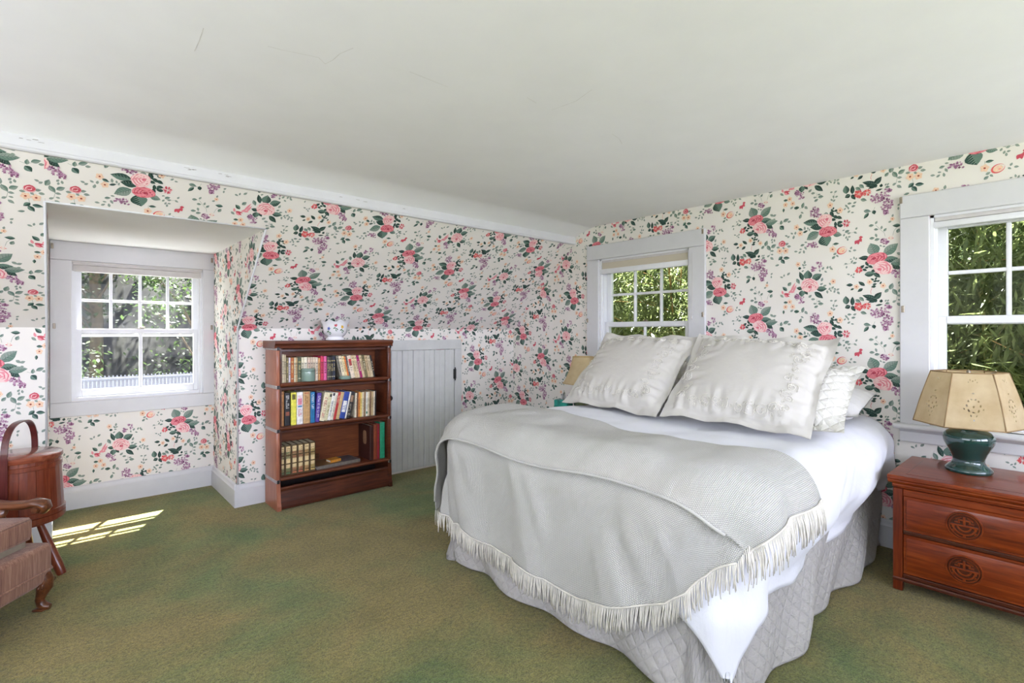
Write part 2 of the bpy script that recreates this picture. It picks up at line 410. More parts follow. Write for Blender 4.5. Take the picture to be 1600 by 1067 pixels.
leaf(c, (78, 508), (155, 532), 46, 'mg'); leaf(c, (160, 572), (238, 538), 36, 'dg'); leaves(c, [(186, 495, 50, 100), (238, 500, 40, 100), (266, 520, 36, 80), (28, 580, 40, 80), (5, 640, 44, 90)])
twig(c, [(290, 550), (180, 525), (90, 510)])
lilac(c, [(275, 780, 55, 42), (355, 770, 75, 52)], 17)
leaves(c, [(150, 780, 62, 20), (200, 830, 52, 300), (120, 850, 40, 0), (40, 886, 50, 0), (105, 900, 50, 40), (172, 890, 50, 100), (206, 732, 42, 0)])
leaves(c, [(895, 550, 72, 30), (842, 610, 44, 60), (878, 650, 44, 70), (902, 682, 44, 90), (930, 640, 44, 10), (925, 580, 50, 30), (1030, 570, 48, 330), (1048, 500, 44, 60), (832, 532, 36, 30)])
twig(c, [(840, 520), (900, 590), (1000, 565), (1060, 580)]); twig(c, [(650, 750), (655, 800)])
for r0, r1, k in ((.72, 1.0, 'cor'), (.0, .70, 'pea')): crescent(c(805, 870), 82 * c.s, 66 * c.s, rad(28), 0, 6.27, r0, r1, k, 2 + r0, 18)
blob(c, (805, 870), 56, 42, 'pea', 2.9, rad(28), 12, .03); blob(c, (825, 878), 16, 11, 'corl', 3.0, rad(28), 8, .1); peach(c, (650, 850), 50)
leaf(c, (658, 765), (760, 750), 42, 'mg'); leaves(c, [(690, 925, 56, 30), (670, 985, 62, 40), (730, 960, 44, 320), (960, 825, 44, 60), (940, 880, 40, 330), (1020, 865, 50, 0)])
leaf(c, (95, 152), (8, 156), 48, 'mg'); leaves(c, [(156, 110, 76, 70), (212, 150, 52, 320), (145, 240, 44, 330), (116, 300, 72, 70)]); twig(c, [(90, 180), (150, 150), (160, 120)])
c = crop(1250, 460)
for p, q in (((985, 925), (1050, 925)), ((960, 965), (915, 1030)), ((965, 965), (975, 1040)), ((985, 950), (1030, 1000))): leaf(c, p, q, 44, 'dg', 1.0, False); PRINT[-1] = (PRINT[-1][0], INK_IDS.index('red'), 1.4)
# bouquet of one pink rose with pink buds
c = crop(1220, 400)
for b, e, w in (((450, 395), (452, 236), 140), ((520, 392), (688, 300), 118), ((372, 405), (312, 262), 66), ((598, 552), (772, 545), 92), ((565, 600), (705, 705), 80), ((352, 575), (350, 682), 96), ((365, 548), (262, 532), 62), ((390, 580), (452, 642), 50)): leaf(c, b, e, w, 'dg', 1)
rose(c, (480, 488), 150, 112, ('pink', 'red', 'pinkp'), rad(-10), 3, (.05, -.25))
lilac(c, [(330, 725, 80, 62), (275, 680, 35, 40)], 20); lilac(c, [(640, 145, 65, 52), (550, 220, 50, 45)], 16)
for p, q in (((165, 600), (245, 440)), ((200, 612), (262, 480)), ((150, 600), (235, 600)), ((130, 625), (190, 560)), ((40, 640), (20, 575)), ((60, 640), (150, 680)), ((60, 650), (120, 690)), ((50, 630), (160, 640))): leaf(c, p, q, 34, 'dg', 1.0, False); PRINT[-1] = (PRINT[-1][0], INK_IDS.index('pink' if rng.random() < .6 else 'red'), 1.5)
leaf(c, (120, 500), (175, 438), 58, 'pg'); leaf(c, (105, 580), (30, 515), 58, 'mg'); leaves(c, [(288, 422, 84, 300), (20, 670, 60, 320)])
for p in ((290, 140), (875, 425), (150, 765), (80, 850), (200, 845)): peach(c, p, 40)
leaves(c, [(398, 105, 52, 80), (374, 155, 44, 300), (410, 150, 40, 20), (390, 195, 40, 10), (368, 250, 40, 40), (130, 298, 56, 45), (55, 325, 40, 80), (15, 355, 46, 340), (688, 390, 58, 70), (680, 466, 50, 30), (735, 495, 52, 20), (820, 466, 40, 300), (866, 525, 50, 40), (815, 545, 44, 60), (905, 550, 40, 330), (955, 555, 44, 20), (896, 590, 44, 70), (962, 615, 52, 310), (776, 600, 48, 280), (836, 580, 36, 320),
           (490, 670, 60, 40), (540, 720, 58, 0), (570, 795, 46, 0), (592, 845, 62, 25), (668, 796, 78, 0), (640, 755, 46, 0), (185, 912, 54, 35), (370, 905, 70, 70), (420, 948, 54, 320), (845, 745, 42, 0), (915, 745, 46, 30), (880, 828, 42, 280), (930, 830, 46, 20), (850, 875, 42, 310), (890, 890, 44, 40), (780, 190, 46, 70), (842, 210, 50, 320), (822, 180, 36, 40), (750, 262, 42, 330), (650, 245, 40, 280), (450, 262, 30, 60), (705, 205, 50, 60)])
leaf(c, (290, 208), (345, 205), 44, 'dg'); leaf(c, (222, 925), (302, 935), 50, 'mg'); leaf(c, (48, 905), (45, 972), 36, 'mg'); leaves(c, [(85, 776, 62, 0)], 'mg')
twig(c, [(780, 560), (860, 560), (960, 580)]); twig(c, [(600, 720), (600, 790), (610, 830)]); twig(c, [(880, 910), (885, 820), (900, 760)])
# coral flower, dark bird-shaped leaf and a hanging lilac
c = crop(1310, 270)
leaf(c, (640, 190), (398, 160), 90, 'dg', 1.2); leaf(c, (610, 215), (450, 222), 50, 'dg', 1.3); leaf(c, (600, 200), (722, 62), 95, 'dg', 1.1); leaf(c, (650, 200), (500, 265), 60, 'dg2', 1.4); leaf(c, (650, 205), (580, 240), 60, 'dg2', 1.5)
leaf(c, (135, 350), (122, 212), 108, 'dg', 1); leaf(c, (235, 355), (235, 205), 70, 'dg', 1); leaf(c, (198, 365), (108, 415), 80, 'dg', 1); leaf(c, (222, 362), (282, 446), 70, 'dg', 1)
leaf(c, (350, 200), (428, 255), 62, 'pg', 1); leaf(c, (285, 250), (375, 285), 60, 'pg', 1); leaf(c, (370, 445), (475, 460), 60, 'pg', 1)
burst(c, (340, 355), 100, 'cor', 'red', 2, 17); burst(c, (345, 355), 62, 'corl', 'cor', 2.4, 9); burst(c, (480, 330), 80, 'cor', 'corl', 2.1, 12); burst(c, (420, 340), 50, 'red', 'cor', 2.3, 8)
lilac(c, [(615, 430, 78, 88), (770, 360, 88, 88), (700, 420, 60, 60), (830, 500, 100, 58), (800, 580, 88, 42), (790, 655, 45, 42), (850, 285, 40, 28)], 21)
leaf(c, (620, 302), (742, 262), 34, 'dg'); leaf(c, (705, 240), (722, 182), 50, 'dg2'); leaf(c, (585, 625), (605, 692), 62, 'dg'); leaf(c, (505, 668), (422, 768), 58, 'mg'); leaves(c, [(482, 640, 100, 0), (790, 195, 40, 60), (828, 188, 44, 50), (820, 236, 66, 15)])
twig(c, [(610, 570), (585, 630), (500, 660)]); twig(c, [(520, 260), (440, 310)], 'dg')
leaves(c, [(186, 512, 62, 10), (276, 496, 56, 30), (252, 556, 62, 20), (135, 556, 54, 310), (110, 602, 44, 45), (165, 590, 44, 290), (176, 646, 52, 45), (236, 662, 44, 0), (905, 712, 46, 75), (860, 815, 52, 25), (1010, 530, 50, 40), (1000, 590, 44, 90)])
peach(c, (900, 768), 34)
leaf(c, (1040, 872), (900, 882), 62, 'mg'); leaf(c, (978, 1000), (1020, 925), 58, 'pg'); leaves(c, [(780, 948, 62, 50), (720, 910, 52, 80), (630, 945, 64, 0), (550, 880, 74, 10), (632, 828, 54, 60), (630, 1045, 56, 290)])
twig(c, [(980, 905), (930, 960), (905, 1040)]); twig(c, [(620, 870), (690, 940), (765, 1000), (780, 1060)])
PRINT.sort(key=lambda q: q[2])
PRINT = [(p, k, .0003 + 1.5e-6 * i) for i, (p, k, _) in enumerate(PRINT)]          # every shape lies a hair above the one it overlaps

def clip_convex(P, R):
    """Sutherland-Hodgman: polygon P against the convex counter-clockwise polygon R"""
    out = [tuple(p) for p in P]
    for i in range(len(R)):
        a, b = R[i], R[(i + 1) % len(R)]; ex, ey = b[0] - a[0], b[1] - a[1]; src, out = out, []
        for j in range(len(src)):
            p, q = src[j - 1], src[j]
            dp = ex * (p[1] - a[1]) - ey * (p[0] - a[0]); dq = ex * (q[1] - a[1]) - ey * (q[0] - a[0])
            if dp * dq < 0:
                t = dp / (dp - dq); out.append((p[0] + t * (q[0] - p[0]), p[1] + t * (q[1] - p[1])))
            if dq >= 0: out.append(q)
        if len(out) < 3: return []
    return out

def paper_print(parent, regions, phase, to3d, nrm):
    """regions: convex ccw polygons in wall coords (s,t); phase shifts the repeat; to3d(s,t)->xyz arrays; nrm = into the room"""
    V, Fc, Mi = [], [], []; nv = 0; nrm = np.array(nrm, float)
    for R in regions:
        R = np.asarray(R, float); lo, hi = R.min(0), R.max(0)
        E = np.roll(R, -1, 0) - R
        for P, ki, ly in PRINT:
            P0 = P + phase; c0, c1 = P0.min(0), P0.max(0)
            i0 = math.floor((lo[0] - c1[0]) / V1[0]); i1 = math.ceil((hi[0] - c0[0]) / V1[0])
            for i in range(i0, i1 + 1):
                b = V1 * i
                j0 = math.floor((lo[1] - c1[1] - b[1]) / V2[1]); j1 = math.ceil((hi[1] - c0[1] - b[1]) / V2[1])
                for j in range(j0, j1 + 1):
                    off = b + V2 * j; a0, a1 = c0 + off, c1 + off
                    if a1[0] <= lo[0] or a0[0] >= hi[0] or a1[1] <= lo[1] or a0[1] >= hi[1]: continue
                    Q = P0 + off
                    d = E[:, 0][:, None] * (Q[:, 1][None] - R[:, 1][:, None]) - E[:, 1][:, None] * (Q[:, 0][None] - R[:, 0][:, None])
                    if d.min() < 0:
                        if (d.max(1) <= 0).any(): continue
                        Q = clip_convex(Q, R)
                        if len(Q) < 3: continue
                        Q = np.array(Q)
                    X = to3d(Q[:, 0], Q[:, 1]) + nrm * ly
                    V.append(X); n = len(Q); Fc.append((nv, n)); Mi.append(ki); nv += n
    me = bpy.data.meshes.new('wallpaper_print')
    if V:
        V = np.concatenate(V)
        me.vertices.add(nv); me.vertices.foreach_set('co', V.astype(np.float32).ravel())
        me.loops.add(nv); me.loops.foreach_set('vertex_index', np.arange(nv, dtype=np.int32))
        me.polygons.add(len(Fc)); me.polygons.foreach_set('loop_start', np.array([f[0] for f in Fc], np.int32))
        me.polygons.foreach_set('material_index', np.array(Mi, np.int32))
        me.update(calc_edges=True); me.validate()
    for m in M_INK: me.materials.append(m)
    o = bpy.data.objects.new('wallpaper_print', me); COL.objects.link(o); o.parent = parent
    tag(o, 'printed roses, lilac and leaves of the wallpaper', kind='stuff')
    return o
def R4(a0, a1, b0, b1): return [(a0, b0), (a1, b0), (a1, b1), (a0, b1)]
def st(o): return tag(o, kind='structure')

# ------------------------------------------------------------------ shell
st(boxo('floor', XL - .2, XG + .2, YF - .2, YD + .2, -0.12, 0.0, M_CARPET))
# knee wall (two pieces beside the dormer; the access door covers part of it)
bm = bmesh.new(); box(bm, XL, DX0, YK, YK + TH, 0, ZK); box(bm, DX1, XG, YK, YK + TH, 0, ZK)
wk = st(obj('wall_back', bm, M_PAPER))
PH_R = np.array([1.247, 1.706]) - ANCHOR_A; PH_L = np.array([-0.258, 1.025]) - ANCHOR_A
paper_print(wk, [R4(DX1, XG, 0.15, ZK)], PH_R, lambda s, t: np.stack([s, np.full_like(s, YK), t], 1), (0, -1, 0))
paper_print(wk, [R4(-1.6, DX0, 0.15, ZK)], PH_L, lambda s, t: np.stack([s, np.full_like(s, YK), t], 1), (0, -1, 0))
# sloped wall
LS = math.hypot(YK - YT, ZT - ZK); uy, uz = -(YK - YT) / LS, (ZT - ZK) / LS
LD = math.hypot(YK - YS, ZD - ZK)
def slope3(s, t): return np.stack([s, YK + uy * (t - ZK), ZK + uz * (t - ZK)], 1)
nrm_s = (0.0, -uz, uy)
bm = bmesh.new()
off = Vector((0, uz, -uy)) * TH
def slab(x0, x1, l0, l1):
    prism(bm, [(x0, YK + uy * l0, ZK + uz * l0), (x1, YK + uy * l0, ZK + uz * l0), (x1, YK + uy * l1, ZK + uz * l1), (x0, YK + uy * l1, ZK + uz * l1)], off)
slab(XL, DX0, 0, LS + .004); slab(DX1, XG, 0, LS + .004); slab(DX0, DX1, LD, LS + .004); box(bm, XL, XG, YT + .012, YT + .16, ZT + .02, 2.37)
wsl = st(obj('wall_slope', bm, M_PAPER))
paper_print(wsl, [R4(DX1, XG, ZK, ZK + LS), R4(DX0, DX1, ZK + LD, ZK + LS)], PH_R, slope3, nrm_s)
paper_print(wsl, [R4(-1.6, DX0, ZK, ZK + LS)], PH_L, slope3, nrm_s)
# dormer alcove
bm = bmesh.new()
wx0, wx1, wz0, wz1 = 0.078, 0.848, 0.73, 1.675
box(bm, DX0, DX1, YD, YD + TH, 0, wz0); box(bm, DX0, DX1, YD, YD + TH, wz1, ZD + .15)
box(bm, DX0, wx0, YD, YD + TH, wz0, wz1); box(bm, wx1, DX1, YD, YD + TH, wz0, wz1)
wd = st(obj('wall_dormer', bm, M_PAPER))
paper_print(wd, [R4(DX0, DX1, 0.15, 0.64)], np.array([0.69, 0.53]) - ANCHOR_A, lambda s, t: np.stack([s, np.full_like(s, YD), t], 1), (0, -1, 0))
def cheek(name, x, sgn, printed):
    bm = bmesh.new(); g = 0.002; x = x - sgn * .004
    prism(bm, [(x, YK + g, 0), (x, YD, 0), (x, YD, ZD), (x, YS + g, ZD), (x, YK + g, ZK)], (sgn * 0.0035, 0, 0)); box(bm, x + sgn * .0035, x + sgn * .11, YK + TH + .001, YD + TH, 0, ZD)
    o = st(obj(name, bm, M_PAPER))
    if printed:   # right cheek faces -X: seen from the alcove its right-hand direction is -Y
        reg = [R4(-YD, -YK, 0.15, ZK), [(-YD, ZK), (-YK, ZK), (-YS, ZD), (-YD, ZD)]]
        s3 = (lambda s, t: np.stack([np.full_like(s, x), -s, t], 1)) if sgn > 0 else (lambda s, t: np.stack([np.full_like(s, x), s, t], 1))
        if sgn < 0: reg = [R4(YK, YD, 0.15, ZK), [(YK, ZK), (YD, ZK), (YD, ZD), (YS, ZD)]]
        paper_print(o, reg, np.array([0.31, 0.2]), s3, (-sgn, 0, 0))
    return o
cheek('wall_dormer_right', DX1, 1, True); cheek('wall_dormer_left', DX0, -1, True)
bm = bmesh.new(); prism(bm, [(DX0 + .0005, YS + .002, ZD - .002), (DX0 + .0005, YD + TH, ZD - .002), (DX0 + .0005, YD + TH, ZD + .13), (DX0 + .0005, YS + .10, ZD + .13)], (DX1 - DX0 - .001, 0, 0))
st(obj('ceiling_dormer', bm, M_CEIL))
# white corner beads round the dormer opening
bm = bmesh.new()
for x, s in ((DX0, -1), (DX1, 1)):
    tube(bm, [(x, YK - .002, 0.15), (x, YK - .002, ZK), (x, YS - .002, ZD)], 0.006, 6)
tube(bm, [(DX0, YS - .002, ZD), (DX1, YS - .002, ZD)], 0.005, 6)
st(obj('trim_2', bm, M_WHITE, smooth=True))
# gable wall with two windows
bm = bmesh.new(); x0, x1 = XG, XG + TH
def gp(y0, y1, z0, z1): box(bm, x0, x1, y0, y1, z0, z1)
gp(YF, W2[0], 0, 2.3); gp(W2[1], W1[0], 0, 2.3); gp(W1[1], 3.09, 0, 2.3)
for w in (W1, W2): gp(w[0], w[1], 0, WZ0); gp(w[0], w[1], WZ1, 2.3)
prism(bm, [(x0, 3.09, 0), (x0, YK + TH, 0), (x0, YK + TH, slope_z(YK + TH) + .15), (x0, 3.09, slope_z(3.09) + .15)], (TH, 0, 0))
wr = st(obj('wall_right', bm, M_PAPER))
g3 = lambda s, t: np.stack([np.full_like(s, XG), -s, t], 1)
regs = [R4(-W1[0], -W2[1], 0, ZC + .01), R4(-3.0, -W1[1], 0, ZC + .01), R4(-W1[1], -W1[0], WZ1 + .05, ZC + .01), R4(-W2[1], -W2[0], WZ1 + .05, ZC + .01),
        R4(-W1[1], -W1[0], 0, WZ0), R4(-W2[1], -W2[0], 0, WZ0), R4(-W2[0], 1.3, 0, ZC + .01), [(-YK, 0), (-3.0, 0), (-3.0, slope_z(3.0)), (-YK, ZK)]]
paper_print(wr, regs, np.array([0.0, 0.0]), g3, (-1, 0, 0))
# two walls behind the camera, each with a wide opening added for the fill lamps
bm = bmesh.new()
box(bm, XL, XG, YF - TH, YF, 0, .75); box(bm, XL, XG, YF - TH, YF, 2.0, 2.3); box(bm, XL, -1.6, YF - TH, YF, .75, 2.0); box(bm, 3.3, XG, YF - TH, YF, .75, 2.0)
for xm in (-.4, .8, 2.05): box(bm, xm - .05, xm + .05, YF - TH, YF, .75, 2.0)
st(obj('wall_front', bm, M_PAPER))
bm = bmesh.new()
box(bm, XL - TH, XL, YF, YK, 0, .75); box(bm, XL - TH, XL, YF, 3.0, 2.0, 2.3); box(bm, XL - TH, XL, YF, -.8, .75, 2.0); box(bm, XL - TH, XL, 2.6, 3.0, .75, 2.0); box(bm, XL - TH, XL, 3.0, YK, .75, .8); box(bm, XL - TH, XL, .84, .96, .75, 2.0)
prism(bm, [(XL, 3.0, .8), (XL, YK, .8), (XL, YK, ZK), (XL, 3.0, slope_z(3.0))], (-TH, 0, 0))
st(obj('wall_left', bm, M_PAPER))
# ceiling: flat plaster with a cove down to the trim
bm = bmesh.new()
prof = [(YF - .1, ZC), (2.78, ZC)] + [(2.78 + .275 * t, ZC - .068 * (t * t * (1.6 - .6 * t))) for t in (.15, .3, .45, .6, .75, .88, 1.0)]
nx = 2
rows = [[bm.verts.new((x, y, z)) for y, z in prof] for x in (XL - .1, XG + .1)]
for i in range(len(prof) - 1): bm.faces.new((rows[0][i], rows[0][i + 1], rows[1][i + 1], rows[1][i]))
top = [[bm.verts.new((x, y, 2.35)) for y in (YF - .1, 3.06)] for x in (XL - .1, XG + .1)]
bm.faces.new((top[0][0], top[1][0], top[1][1], top[0][1]))
ceil = st(obj('ceiling', bm, [M_CEIL, M_CRACK], smooth=True))
bm = bmesh.new()
for px_ in ([(418, 72), (440, 78), (470, 84), (498, 90), (508, 100), (520, 94), (531, 84), (552, 75)], [(823, 152), (838, 161)], [(862, 172), (900, 158), (925, 140)], [(318, 44), (312, 62), (304, 80)], [(956, 209), (968, 217), (972, 225)], [(640, 112), (700, 136)]):
    pts = [on_z(*p, ZC - .0006) for p in px_]
    for a, b in zip(pts, pts[1:]):
        d = b - a; n = np.array([-d[1], d[0], 0]); n = n / np.linalg.norm(n) * .0009
        poly(bm, [a - n, b - n, b + n, a + n])
tag(obj('plaster_crack', bm, M_CRACK, ceil), 'hairline cracks in the plaster', kind='stuff')
# painted trim board where ceiling and slope meet
bm = bmesh.new()
sweep(bm, [(0, -.072), (.014, -.072), (.020, -.066), (.020, -.058), (.014, -.052), (.014, -.004), (.011, 0), (-.03, 0), (-.03, -.06)], (XL, YT - .005, ZT + .067), (XG, YT - .005, ZT + .067))
tr1 = st(obj('trim_1', bm, M_WHITE))
# chipped paint marks on the trim's top edge
bm = bmesh.new()
r2 = random.Random(3)
for k in range(16):
    u = r2.choice((r2.uniform(280, 360), r2.uniform(280, 360), r2.uniform(0, 70), r2.uniform(440, 660)))
    P = on_y(u, 206 + u * .184 + r2.uniform(2, 5), YT - .0195); w = r2.uniform(.004, .016); h = r2.uniform(.0008, .0022)
    poly(bm, [(P[0] - w, P[1], P[2] - h), (P[0] + w, P[1], P[2] - h * .4), (P[0] + w * .7, P[1], P[2] + h), (P[0] - w * .6, P[1], P[2] + h * .6)])
tag(obj('chipped_paint', bm, plain('bare_chip', (120, 116, 108), .8), tr1), kind='stuff')
# baseboards
BB = [(0, 0), (.024, 0), (.024, .118), (.020, .122), (.016, .130), (.013, .144), (.006, .152), (0, .152)]
def baseboard(name, a, b, out):
    bm = bmesh.new(); sweep(bm, BB, a, b, (0, 0, 1), out); return st(obj(name, bm, M_WHITE))
baseboard('baseboard_dormer', (DX0, YD, 0), (DX1, YD, 0), (0, -1, 0))
baseboard('baseboard_dormer_right', (DX1, YK - .0248, 0), (DX1, YD, 0), (-1, 0, 0))
baseboard('baseboard_dormer_left', (DX0, YK - .0248, 0), (DX0, YD, 0), (1, 0, 0))
baseboard('baseboard_back', (DX1 - .0232, YK, 0), (1.97, YK, 0), (0, -1, 0))
baseboard('baseboard_back_right', (2.81, YK, 0), (XG, YK, 0), (0, -1, 0))
baseboard('baseboard_back_left', (XL, YK, 0), (DX0 + .0232, YK, 0), (0, -1, 0))
baseboard('baseboard_right', (XG, YF, 0), (XG, YK, 0), (-1, 0, 0))

# ------------------------------------------------------------------ windows
M_SHADE = plain('cellular_shade', (206, 202, 200), 0.8, 0.2, var=0.02)
def shade_mat():
    t = NT('pleated_shade'); v = t.coord('Object', (1, 1, 90))
    w = t.new('TexWave'); w.inputs['Scale'].default_value = 1.0; w.bands_direction = 'Z'; t.link(v, w.inputs[0])
    c = t.ramp(w.outputs['Fac'], [(0, (198, 188, 168)), (1, (216, 208, 190))]); return t.done(c, 0.8, t.bump(w.outputs['Fac'], .4, .004), .2)
M_PLEAT = shade_mat()
def sash(root, x0, x1, z0, z1, y, cols, rows, stile, top, bot, name='sash', mun=0.020):
    d = 0.034; bm = bmesh.new()
    box(bm, x0, x0 + stile, y, y + d, z0, z1, .003, 1); box(bm, x1 - stile, x1, y, y + d, z0, z1, .003, 1)
    box(bm, x0 + stile, x1 - stile, y, y + d, z0, z0 + bot, .003, 1); box(bm, x0 + stile, x1 - stile, y, y + d, z1 - top, z1, .003, 1)
    s = obj(name, bm, M_VINYL, root, True, 30)
    gx0, gx1, gz0, gz1 = x0 + stile, x1 - stile, z0 + bot, z1 - top
    pw, ph = (gx1 - gx0 - mun * (cols - 1)) / cols, (gz1 - gz0 - mun * (rows - 1)) / rows
    for i in range(1, cols):
        xm = gx0 + i * pw + (i - .5) * mun; boxo('muntin', xm - mun / 2, xm + mun / 2, y + .004, y + d - .004, gz0, gz1, M_VINYL, s, .004, 1)
    for j in range(1, rows):
        zm = gz0 + j * ph + (j - .5) * mun; boxo('muntin', gx0, gx1, y + .005, y + d - .005, zm - mun / 2, zm + mun / 2, M_VINYL, s, .004, 1)
    for i in range(cols):
        for j in range(rows):
            a, b = gx0 + i * (pw + mun), gz0 + j * (ph + mun); bm = bmesh.new()
            poly(bm, [(a, y + d * .5, b), (a + pw, y + d * .5, b), (a + pw, y + d * .5, b + ph), (a, y + d * .5, b + ph)])
            obj('pane', bm, M_GLASS, s)
    return s
def sash_lock(root, x, y, z):
    bm = bmesh.new(); box(bm, x - .022, x + .022, y - .006, y + .02, z, z + .006, .002, 1); box(bm, x - .004, x + .026, y - .012, y + .004, z + .006, z + .014, .002, 1)
    lathe(bm, [(.008, z), (.008, z + .012)], 10, (x, y + .006, 0)); obj('sash_lock', bm, M_BRASS, root)
def bracket(root, x, z, name='curtain_bracket'):
    bm = bmesh.new(); box(bm, x - .007, x + .007, -.028, -.0205, z - .018, z + .018, .002, 1); box(bm, x - .004, x + .004, -.034, -.028, z + .004, z + .012); obj(name, bm, M_BRASS, root)
def cord(root, x, z0, z1, y=-.024):
    bm = bmesh.new(); tube(bm, [(x, y, z1), (x + .004, y, (z0 + z1) / 2), (x, y, z0)], .0012, 5); lathe(bm, [(.002, z0 - .03), (.006, z0 - .022), (.004, z0)], 8, (x, y, 0)); obj('pull_cord', bm, M_SHADE, root)
def gable_window(n, span, kind):
    root = st(empty('window_%d' % n, (XG, (span[0] + span[1]) / 2, 0), rad(-90)))
    h = (span[1] - span[0]) / 2; cw, ct = .127, .022
    for s in (-1, 1):
        boxo('casing', s * h, s * (h + cw), -ct, 0, WZ0 - .03, WZ1 - .0015, M_WHITE, root, .003, 1)
    boxo('head_casing', -h - cw + .0, h + cw - .0, -ct - .004, 0, WZ1 - .001, WZ1 + .122, M_WHITE, root, .003, 1)
    bm = bmesh.new()
    sweep(bm, [(0, 0), (.058, 0), (.066, .006), (.068, .014), (.066, .022), (.058, .028), (0, .028)], (-h - cw - .022, 0, WZ0 - .034), (h + cw + .022, 0, WZ0 - .034))
    box(bm, -h, h, -.0, TH, WZ0 - .03, WZ0 - .002); obj('stool', bm, M_WHITE, root)
    bm = bmesh.new(); sweep(bm, [(0, -.072), (.016, -.072), (.019, -.066), (.019, -.016), (.030, -.008), (.036, 0), (0, 0)], (-h - cw, 0, WZ0 - .036), (h + cw, 0, WZ0 - .036)); obj('apron', bm, M_WHITE, root)
    bm = bmesh.new()
    for s in (-1, 1):
        box(bm, s * h, s * (h - .016), 0.0, TH, WZ0, WZ1); box(bm, s * (h - .016), s * (h - .028), .018, .030, WZ0, WZ1)
    box(bm, -h, h, 0, TH, WZ1 - .014, WZ1); obj('jamb', bm, M_VINYL, root)
    zm = 1.262
    sash(root, -h + .016, h - .016, zm - .022, WZ1 - .014, .078, 3, 2, .045, .055, .040, 'upper_sash')
    sash(root, -h + .016, h - .016, WZ0, zm + .022, .036, 2, 1, .045, .040, .07, 'lower_sash')
    sash_lock(root, 0.0, .045, zm + .022)
    if kind == 1:
        boxo('shade_headrail', -h + .018, h - .018, .004, .034, WZ1 - .032, WZ1 - .014, M_SHADE, root, .002, 1)
        bm = bmesh.new(); box(bm, -h + .02, h - .02, .006, .032, 1.735, WZ1 - .032); obj('pleated_shade', bm, M_PLEAT, root)
        boxo('shade_bottom_rail', -h + .006, h - .012, -.004, .034, 1.692, 1.735, M_VINYL, root, .006, 2)
        cord(root, h + .028, 1.32, 1.78); bracket(root, -h - cw + .012, 1.30); bracket(root, h + cw - .016, 1.325); bracket(root, h + cw - .016, WZ1 + .10)
    else:
        boxo('shade_headrail', -h + .018, h - .018, .004, .034, WZ1 - .034, WZ1 - .014, M_SHADE, root, .002, 1)
        boxo('shade_bottom_rail', -h + .010, h - .012, -.002, .034, 1.752, WZ1 - .036, M_VINYL, root, .006, 2)
        bracket(root, -h - cw + .014, 1.325); bracket(root, -h - cw + .006, WZ1 + .10)
    return root
gable_window(2, W1, 1); gable_window(3, W2, 2)

# dormer window: flat casing from wall to wall, screened storm window outside
root = st(empty('window_1', ((wx0 + wx1) / 2, YD, 0)))
h = (wx1 - wx0) / 2; xa, xb = DX0 - (wx0 + wx1) / 2 + .008, DX1 - (wx0 + wx1) / 2
boxo('casing', xa, -h, -.02, 0, wz0 - .005, wz1 + .008, M_WHITE, root, .003, 1); boxo('casing', h, xb, -.02, 0, wz0 - .005, wz1 + .008, M_WHITE, root, .003, 1)
boxo('head_casing', xa, xb, -.022, 0, wz1 + .0085, ZD - .002, M_WHITE, root, .003, 1); boxo('bottom_casing', xa, xb, -.022, 0, .628, wz0 - .0055, M_WHITE, root, .003, 1)
bm = bmesh.new()
for s in (-1, 1): box(bm, s * h, s * (h - .014), -.004, TH, wz0, wz1); box(bm, s * (h - .014), s * (h - .026), .010, .022, wz0, wz1)
box(bm, -h, h, -.004, TH, wz1 - .012, wz1); box(bm, -h, h, -.006, TH, wz0, wz0 + .022); obj('jamb', bm, M_VINYL, root)
sash(root, -h + .014, h - .014, 1.19, wz1 - .012, .068, 4, 2, .040, .045, .034, 'upper_sash', .019)
sash(root, -h + .014, h - .014, wz0 + .022, 1.224, .028, 2, 1, .040, .036, .05, 'lower_sash', .022)
sash_lock(root, 0.0, .036, 1.224)
boxo('shade_headrail', -h + .004, h - .004, -.012, .024, wz1 - .018, wz1 - .002, M_SHADE, root, .002, 1)
boxo('roller_shade', -h + .002, h - .006, -.008, .022, wz1 - .062, wz1 - .018, M_SHADE, root, .006, 2)
cord(root, h - .022, .70, 1.66, -.016); bracket(root, xa + .012, 1.77); bracket(root, xb - .02, 1.76); bracket(root, xa + .022, 1.24); bracket(root, xb - .022, 1.235)
bm = bmesh.new()
for s in (-1, 1): box(bm, s * h, s * (h - .028), .115, .135, wz0, wz1)
box(bm, -h, h, .115, .135, wz0, wz0 + .03); box(bm, -h, h, .115, .135, wz1 - .03, wz1); box(bm, -h, h, .115, .135, 1.166, 1.182)
storm = obj('storm_frame', bm, M_VINYL, root)
bm = bmesh.new(); poly(bm, [(-h, .125, wz0), (h, .125, wz0), (h, .125, wz1), (-h, .125, wz1)]); obj('insect_screen', bm, M_SCREEN, storm)

# ------------------------------------------------------------------ low access door in the knee wall
door = st(empty('door_1', (2.35, YK, 0)))
def dx(px_): return on_y(480 + px_ / 6.154, 560, YK)[0] - 2.35
joints = [1.97 - 2.35 + .098 * k for k in range(0, 2)] + [dx(v) for v in (800, 905, 1010, 1117, 1215, 1315, 1405)]
joints = [joints[2] - .2, joints[2] - .1] + joints[2:]
for a, b in zip(joints, joints[1:]):
    bm = bmesh.new(); m = (a + b) / 2; g = .0016; e = .006
    pr_ = [(a + g, 0), (a + g, .012 - .004), (a + g + e * .6, .012), (m - e, .012), (m - e * .3, .009), (m + e * .3, .009), (m + e, .012), (b - g - e * .6, .012), (b - g, .008), (b - g, 0)]
    prism(bm, [(x, -y - .006, .022) for x, y in pr_], (0, 0, 1.018)); obj('plank', bm, M_BEAD, door)
boxo('door_backing', joints[0], joints[-1], -.006, -.001, .02, 1.04, plain('joint_shadow_paint', (128, 128, 126), .7), door)
